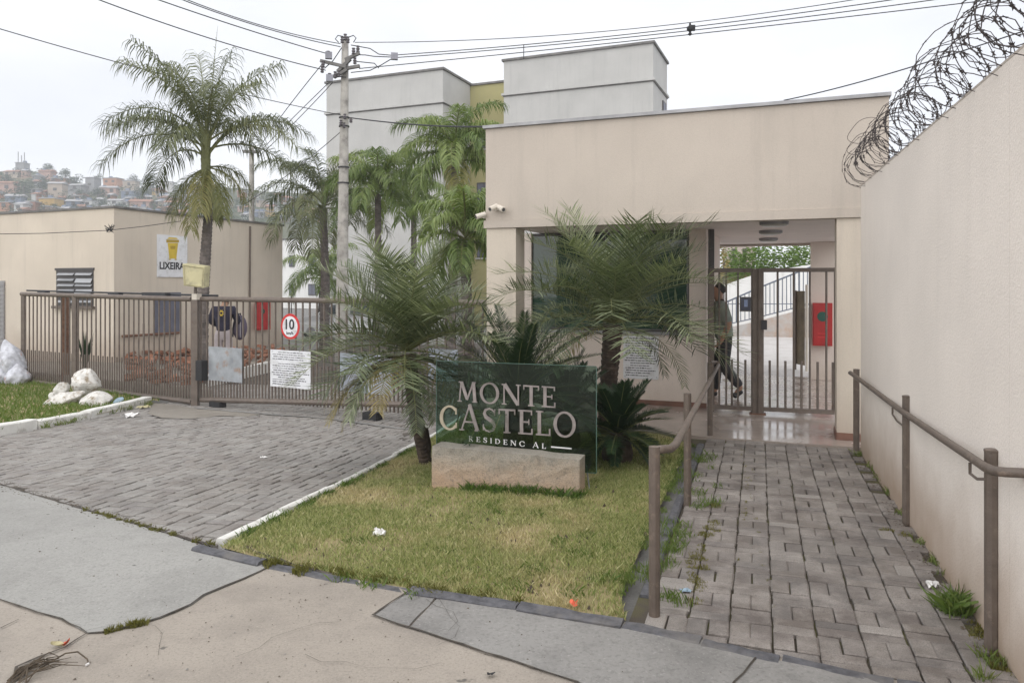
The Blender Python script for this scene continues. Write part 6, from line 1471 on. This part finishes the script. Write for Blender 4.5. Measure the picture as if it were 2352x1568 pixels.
# ------------------------------------------------------------------ hillside town
HP = [(-120, 384), (0, 392), (50, 388), (100, 392), (140, 400), (185, 418), (230, 424), (300, 425), (340, 428), (400, 422), (470, 420), (560, 432), (680, 440), (800, 446), (1000, 452), (1200, 470)]
HD = 340.0
def ridge(px):
    for (x0, y0), (x1, y1) in zip(HP[:-1], HP[1:]):
        if px <= x1: return y0 + (y1-y0)*max(0, (px-x0))/(x1-x0)
    return HP[-1][1]
def hill_z(X, Y):
    k = X/Y*FPX + CX; top = EYE + (CY - ridge(k))/FPX*HD
    t = (Y-120)/(HD-120)
    return -1.0 + (top+1.0)*(sstep(0, 1, min(1, max(0, t)))*0.55 + 0.45*min(1, max(0, t)))
hx = [-150 + 45*i for i in range(31)]; hy = [115 + 12*i for i in range(21)]
mb = MB(); rr = random.Random(50)
vs = []
for Y in hy:
    for k in hx:
        X = (k-CX)/FPX*Y; vs.append((X, Y, hill_z(X, Y) - 0.8 - (0 if Y <= HD else (Y-HD)*0.4) + rr.uniform(-0.8, 0.3)))
nx_ = len(hx); mb.add(vs, [(j*nx_+i, j*nx_+i+1, (j+1)*nx_+i+1, (j+1)*nx_+i) for j in range(len(hy)-1) for i in range(nx_-1)])
tag(mb.build('hillside', M['hill'], smooth=True), 'green hillside covered by small houses in the haze', 'hill', kind='structure')
def on_hill(px, py):
    a, b = 120.0, HD
    for _ in range(40):
        m_ = (a+b)/2; p = P(px, py, m_)
        if p.z > hill_z(p.x, p.y): a = m_
        else: b = m_
    return P(px, py, a)
HC = {'pink': (0.38, 0.25, 0.21), 'orange': (0.36, 0.18, 0.11), 'white': (0.50, 0.50, 0.50), 'grey': (0.23, 0.23, 0.24), 'yellow': (0.40, 0.26, 0.08), 'blue': (0.17, 0.20, 0.27), 'beige': (0.36, 0.30, 0.25), 'brick': (0.27, 0.13, 0.085)}
for k, c in HC.items(): M['h_'+k] = plain('hill_house_' + k, c, 0.9, 0.12, 0.6)
M['rooftile'] = plain('hill_roof_tile', (0.26, 0.14, 0.10), 0.9, 0.25, 0.8); M['roofgrey'] = plain('hill_roof_sheet', (0.30, 0.30, 0.31), 0.8, 0.2, 0.8)
wm = MB(); wm.cbox((0, 0, 0), 1.0, 0.12, 1.0); wmesh = wm.mesh('window', M['winframe'])
def house(px, py, wpx, hpx, col, label, roof='flat', rot=0.0, group=None, wins=True, seed=0):
    g = on_hill(px, py); g.z -= 0.6; u = g.y/FPX; W, Hh = wpx*u*0.74, hpx*u*0.82 + 0.6; rr = random.Random(seed+int(px*7+py)); dp = min(9, max(4, W*0.8))
    t = thing('hillside_house', label, 'house', g, group)
    a = Vector((math.cos(rot), math.sin(rot), 0)); b = Vector((-a.y, a.x, 0)); o = g - a*W/2
    MB().obox(o - Vector((0, 0, 3)), a*W, b*dp, (0, 0, Hh+3)).build('wall', M['h_'+col], t)
    if roof == 'flat':
        MB().obox(o - a*0.25 - b*0.25 + Vector((0, 0, Hh+0.005)), a*(W+0.5), b*(dp+0.5), (0, 0, 0.25)).build('roof', M['roofgrey'], t)
    else:
        e = 0.4; z0 = Hh+0.005; z1 = Hh + min(2.0, dp*0.22)
        p = [o - a*e - b*e + Vector((0, 0, z0)), o + a*(W+e) - b*e + Vector((0, 0, z0)), o + a*(W+e) + b*(dp+e) + Vector((0, 0, z0)), o - a*e + b*(dp+e) + Vector((0, 0, z0)), o - a*e + b*dp/2 + Vector((0, 0, z1)), o + a*(W+e) + b*dp/2 + Vector((0, 0, z1))]
        mb = MB(); mb.add(p, [(0, 1, 5, 4), (2, 3, 4, 5), (1, 2, 5), (3, 0, 4), (0, 3, 2, 1)]); mb.build('roof', M['rooftile' if roof == 'tile' else 'roofgrey'], t)
    if wins:
        nf_ = max(1, int(Hh/3.0)); nw = max(1, int(W/2.6))
        for f in range(nf_):
            for k in range(nw):
                if rr.random() < 0.2: continue
                p = o + a*(W*(k+0.5)/nw) - b*0.07 + Vector((0, 0, (Hh-0.6)*(f+0.5)/nf_ + 0.2))
                oo = inst('window', wmesh, t, p, rot, (rr.uniform(0.8, 1.3), 1, rr.uniform(0.8, 1.2)))
        if rr.random() < 0.4:
            MB().cbox(o + a*W*rr.uniform(0.2, 0.8) + b*dp*0.5 + Vector((0, 0, Hh+0.25)), 1.1, 1.1, 0.9).build('water_tank', M['h_blue'], t)
    return t, o, a, b, W, dp, Hh
t, o, a, b, W, dp, Hh = house(45, 388, 26, 17, 'grey', 'grey hilltop building with antenna masts on its roof', 'flat', 0)
for x, hh in ((0.15, 5), (0.55, 3.4), (0.9, 4.6)): MB().tube([o + a*W*x + b*1.0 + Vector((0, 0, Hh)), o + a*W*x + b*1.0 + Vector((0, 0, Hh+hh))], 0.16, 5).build('mast', M['ledge'], t)
named = [(15, 440, 44, 24, 'pink', 'pink house with arched windows at the far left hill edge', 'tile'), (30, 462, 46, 14, 'blue', 'low blue grey house under the pink house', 'sheet'), (8, 478, 36, 16, 'orange', 'orange arcaded house just above the store roof, leftmost', 'flat'),
         (42, 482, 32, 16, 'white', 'small white house right of the orange arcaded house', 'sheet'), (70, 478, 26, 18, 'brick', 'brick orange house left of the yellow house', 'flat'), (107, 474, 52, 22, 'yellow', 'broad ochre yellow house low on the hill', 'flat'),
         (102, 408, 36, 18, 'pink', 'pink house below the hilltop trees', 'tile'), (24, 402, 46, 9, 'beige', 'long low beige house below the antenna building', 'tile'), (126, 448, 42, 32, 'beige', 'tall beige side on house above the yellow house', 'sheet'),
         (78, 446, 22, 14, 'grey', 'small grey house among dark trees left', 'flat'), (171, 438, 44, 15, 'grey', 'grey house with long pale roof mid slope', 'sheet'), (206, 438, 30, 36, 'grey', 'tall narrow grey house with stacked storeys', 'flat'),
         (252, 424, 46, 18, 'orange', 'large brick orange house high on the right slope', 'flat'), (247, 446, 46, 18, 'pink', 'pink and white terrace under the large brick house', 'sheet'), (296, 432, 38, 20, 'beige', 'beige grey house beside the large brick house', 'flat'),
         (292, 452, 40, 16, 'blue', 'blue grey house with dark side under the beige one', 'flat'), (200, 474, 28, 16, 'white', 'white house with orange side wall just above the roof', 'flat'), (168, 474, 40, 14, 'blue', 'dark blue grey shed roof house above the store roof', 'sheet'),
         (262, 470, 42, 11, 'white', 'long white low house above the roof corner', 'sheet'), (285, 474, 16, 12, 'white', 'tiny white house beside the long white one', 'flat'), (320, 474, 58, 13, 'pink', 'long pink terrace right of the roof corner', 'tile'),
         (390, 474, 34, 11, 'white', 'white house with pinkish roof behind the palm skirt', 'tile'), (382, 436, 36, 22, 'white', 'bright white house high on the slope left of palm', 'flat'), (372, 486, 30, 10, 'brick', 'reddish low house by the palm trunk', 'tile')]
for i, (px, py, wp, hp_, col, lb, rf) in enumerate(named): house(px, py, wp, hp_, col, lb, rf, rnd.uniform(-0.25, 0.25), None, True, i)
kinds = list(HC); rr = random.Random(61); cnt = 0
short = ['pink arched house', 'low blue grey house', 'orange arcaded house', 'white house by the arcaded one', 'brick orange house', 'broad ochre yellow house', 'pink house under the skyline', 'long low beige house', 'tall beige sided house', 'grey house among trees', 'grey house with long roof', 'tall narrow grey house', 'large brick orange house', 'pink and white terrace', 'beige grey house', 'blue grey house', 'white house with orange side', 'dark blue shed roof house', 'long white low house', 'tiny white house', 'long pink terrace', 'white house by the palm', 'bright white high house', 'reddish low house']
used = set()
def unique_label(col, px, py):
    word = {'brick': 'brick red', 'yellow': 'ochre', 'blue': 'bluish'}.get(col, col)
    order = sorted(range(len(named)), key=lambda i: abs(named[i][0]-px) + 2*abs(named[i][1]-py))
    for far in ('', 'well '):
        for i in order:
            dx, dy = px - named[i][0], py - named[i][1]
            rel = ('right of' if dx > 0 else 'left of') if abs(dx) > 1.6*abs(dy) else ('below' if dy > 0 else 'above')
            if far == '' and abs(dx) > 150: rel = 'far ' + rel if rel in ('right of', 'left of') else rel
            lb = 'small %s hillside house %s%s the %s' % (word, far, rel, short[i])
            if lb not in used: used.add(lb); return lb
while cnt < 120:
    px, py = rr.uniform(-20, 760), rr.uniform(400, 505)
    if py < ridge(px) + 12: continue
    if any(abs(px-q[0]) < (q[2]+8)/2 and abs(py-4-q[1]+q[3]/2) < (q[3]+3)/2 for q in named): continue
    col = rr.choice(kinds); house(px, py, rr.uniform(9, 20), rr.uniform(6, 11), col, unique_label(col, px, py), rr.choice(('flat', 'tile', 'sheet')), rr.uniform(-0.5, 0.5), 'small houses crowding the far hillside', True, cnt); cnt += 1
def far_tree(px, py, rpx, label, seed, group=None):
    g = on_hill(px, py); u = g.y/FPX; r = rpx*u; rr = random.Random(seed); t = thing('hillside_tree', label, 'tree', g, group)
    MB().tube([g - Vector((0, 0, 2)), g + Vector((0, 0, r*0.7))], r*0.09, 6).build('trunk', M['trunk'], t)
    mb = MB()
    for _ in range(6): leaf_cloud(mb, g + Vector((rr.uniform(-0.5, 0.5)*r, rr.uniform(-0.4, 0.4)*r, r*rr.uniform(0.35, 0.95))), r*0.55, r*0.5, r*0.42, 90, r*0.075, rr, 0.3)
    mb.build('crown', M['fartree'], t, kind='stuff')
for i, (px, py, rp, lb) in enumerate([(108, 400, 20, 'round dark tree on the skyline right of the antenna building'), (345, 440, 26, 'large dark tree crown on the right slope'), (55, 445, 26, 'wide dark tree left on the slope'), (310, 424, 18, 'dark tree on the ridge above the beige house'), (95, 438, 22, 'dark tree behind the small grey house'), (170, 424, 20, 'dark tree on the falling ridge line'), (150, 408, 18, 'tree on the ridge beside the pink house'), (185, 458, 18, 'dark tree under the grey long roofed house'), (225, 458, 20, 'dark tree below the tall narrow house'), (330, 458, 22, 'dark trees edge above the long pink terrace'), (345, 425, 20, 'ridge tree right of the beige grey house'), (15, 425, 22, 'dark tree under the long low beige house'), (125, 478, 10, 'small tree before the ochre yellow house'), (222, 414, 12, 'small tree on the ridge beside the tall grey house')]):
    far_tree(px, py, rp, lb, 70+i)
mb = MB(); rr = random.Random(90); n_ = 0
while n_ < 430:
    px, py = rr.uniform(-60, 1150), rr.uniform(395, 520)
    if py < ridge(px) + 4: continue
    g = on_hill(px, py); r = rr.uniform(9, 17)*g.y/FPX; leaf_cloud(mb, g + Vector((0, 0, r*0.3)), r, r, r*0.6, 60, r*0.13, rr, 0.2); n_ += 1
tag(mb.build('hillside_woodland', M['fartree'], kind='stuff'), 'dark scrub and treetops between the hillside houses', 'woodland')

# ------------------------------------------------------------------ haze over the far town
hz = bpy.data.materials.new('thin_haze'); hz.use_nodes = True; ht = hz.node_tree; ht.nodes.clear()
ho = ht.nodes.new('ShaderNodeOutputMaterial'); hv = ht.nodes.new('ShaderNodeVolumePrincipled'); hv.inputs['Color'].default_value = (0.90, 0.94, 1.0, 1); hv.inputs['Density'].default_value = 0.0010
ht.links.new(hv.outputs[0], ho.inputs['Volume'])
mb = MB(); mb.obox((-450, -70, -3.2), (900, 0, 0), (0, 460, 0), (0, 0, 85)); tag(mb.build('haze', hz, kind='stuff'), 'thin pale haze in the air', 'haze')
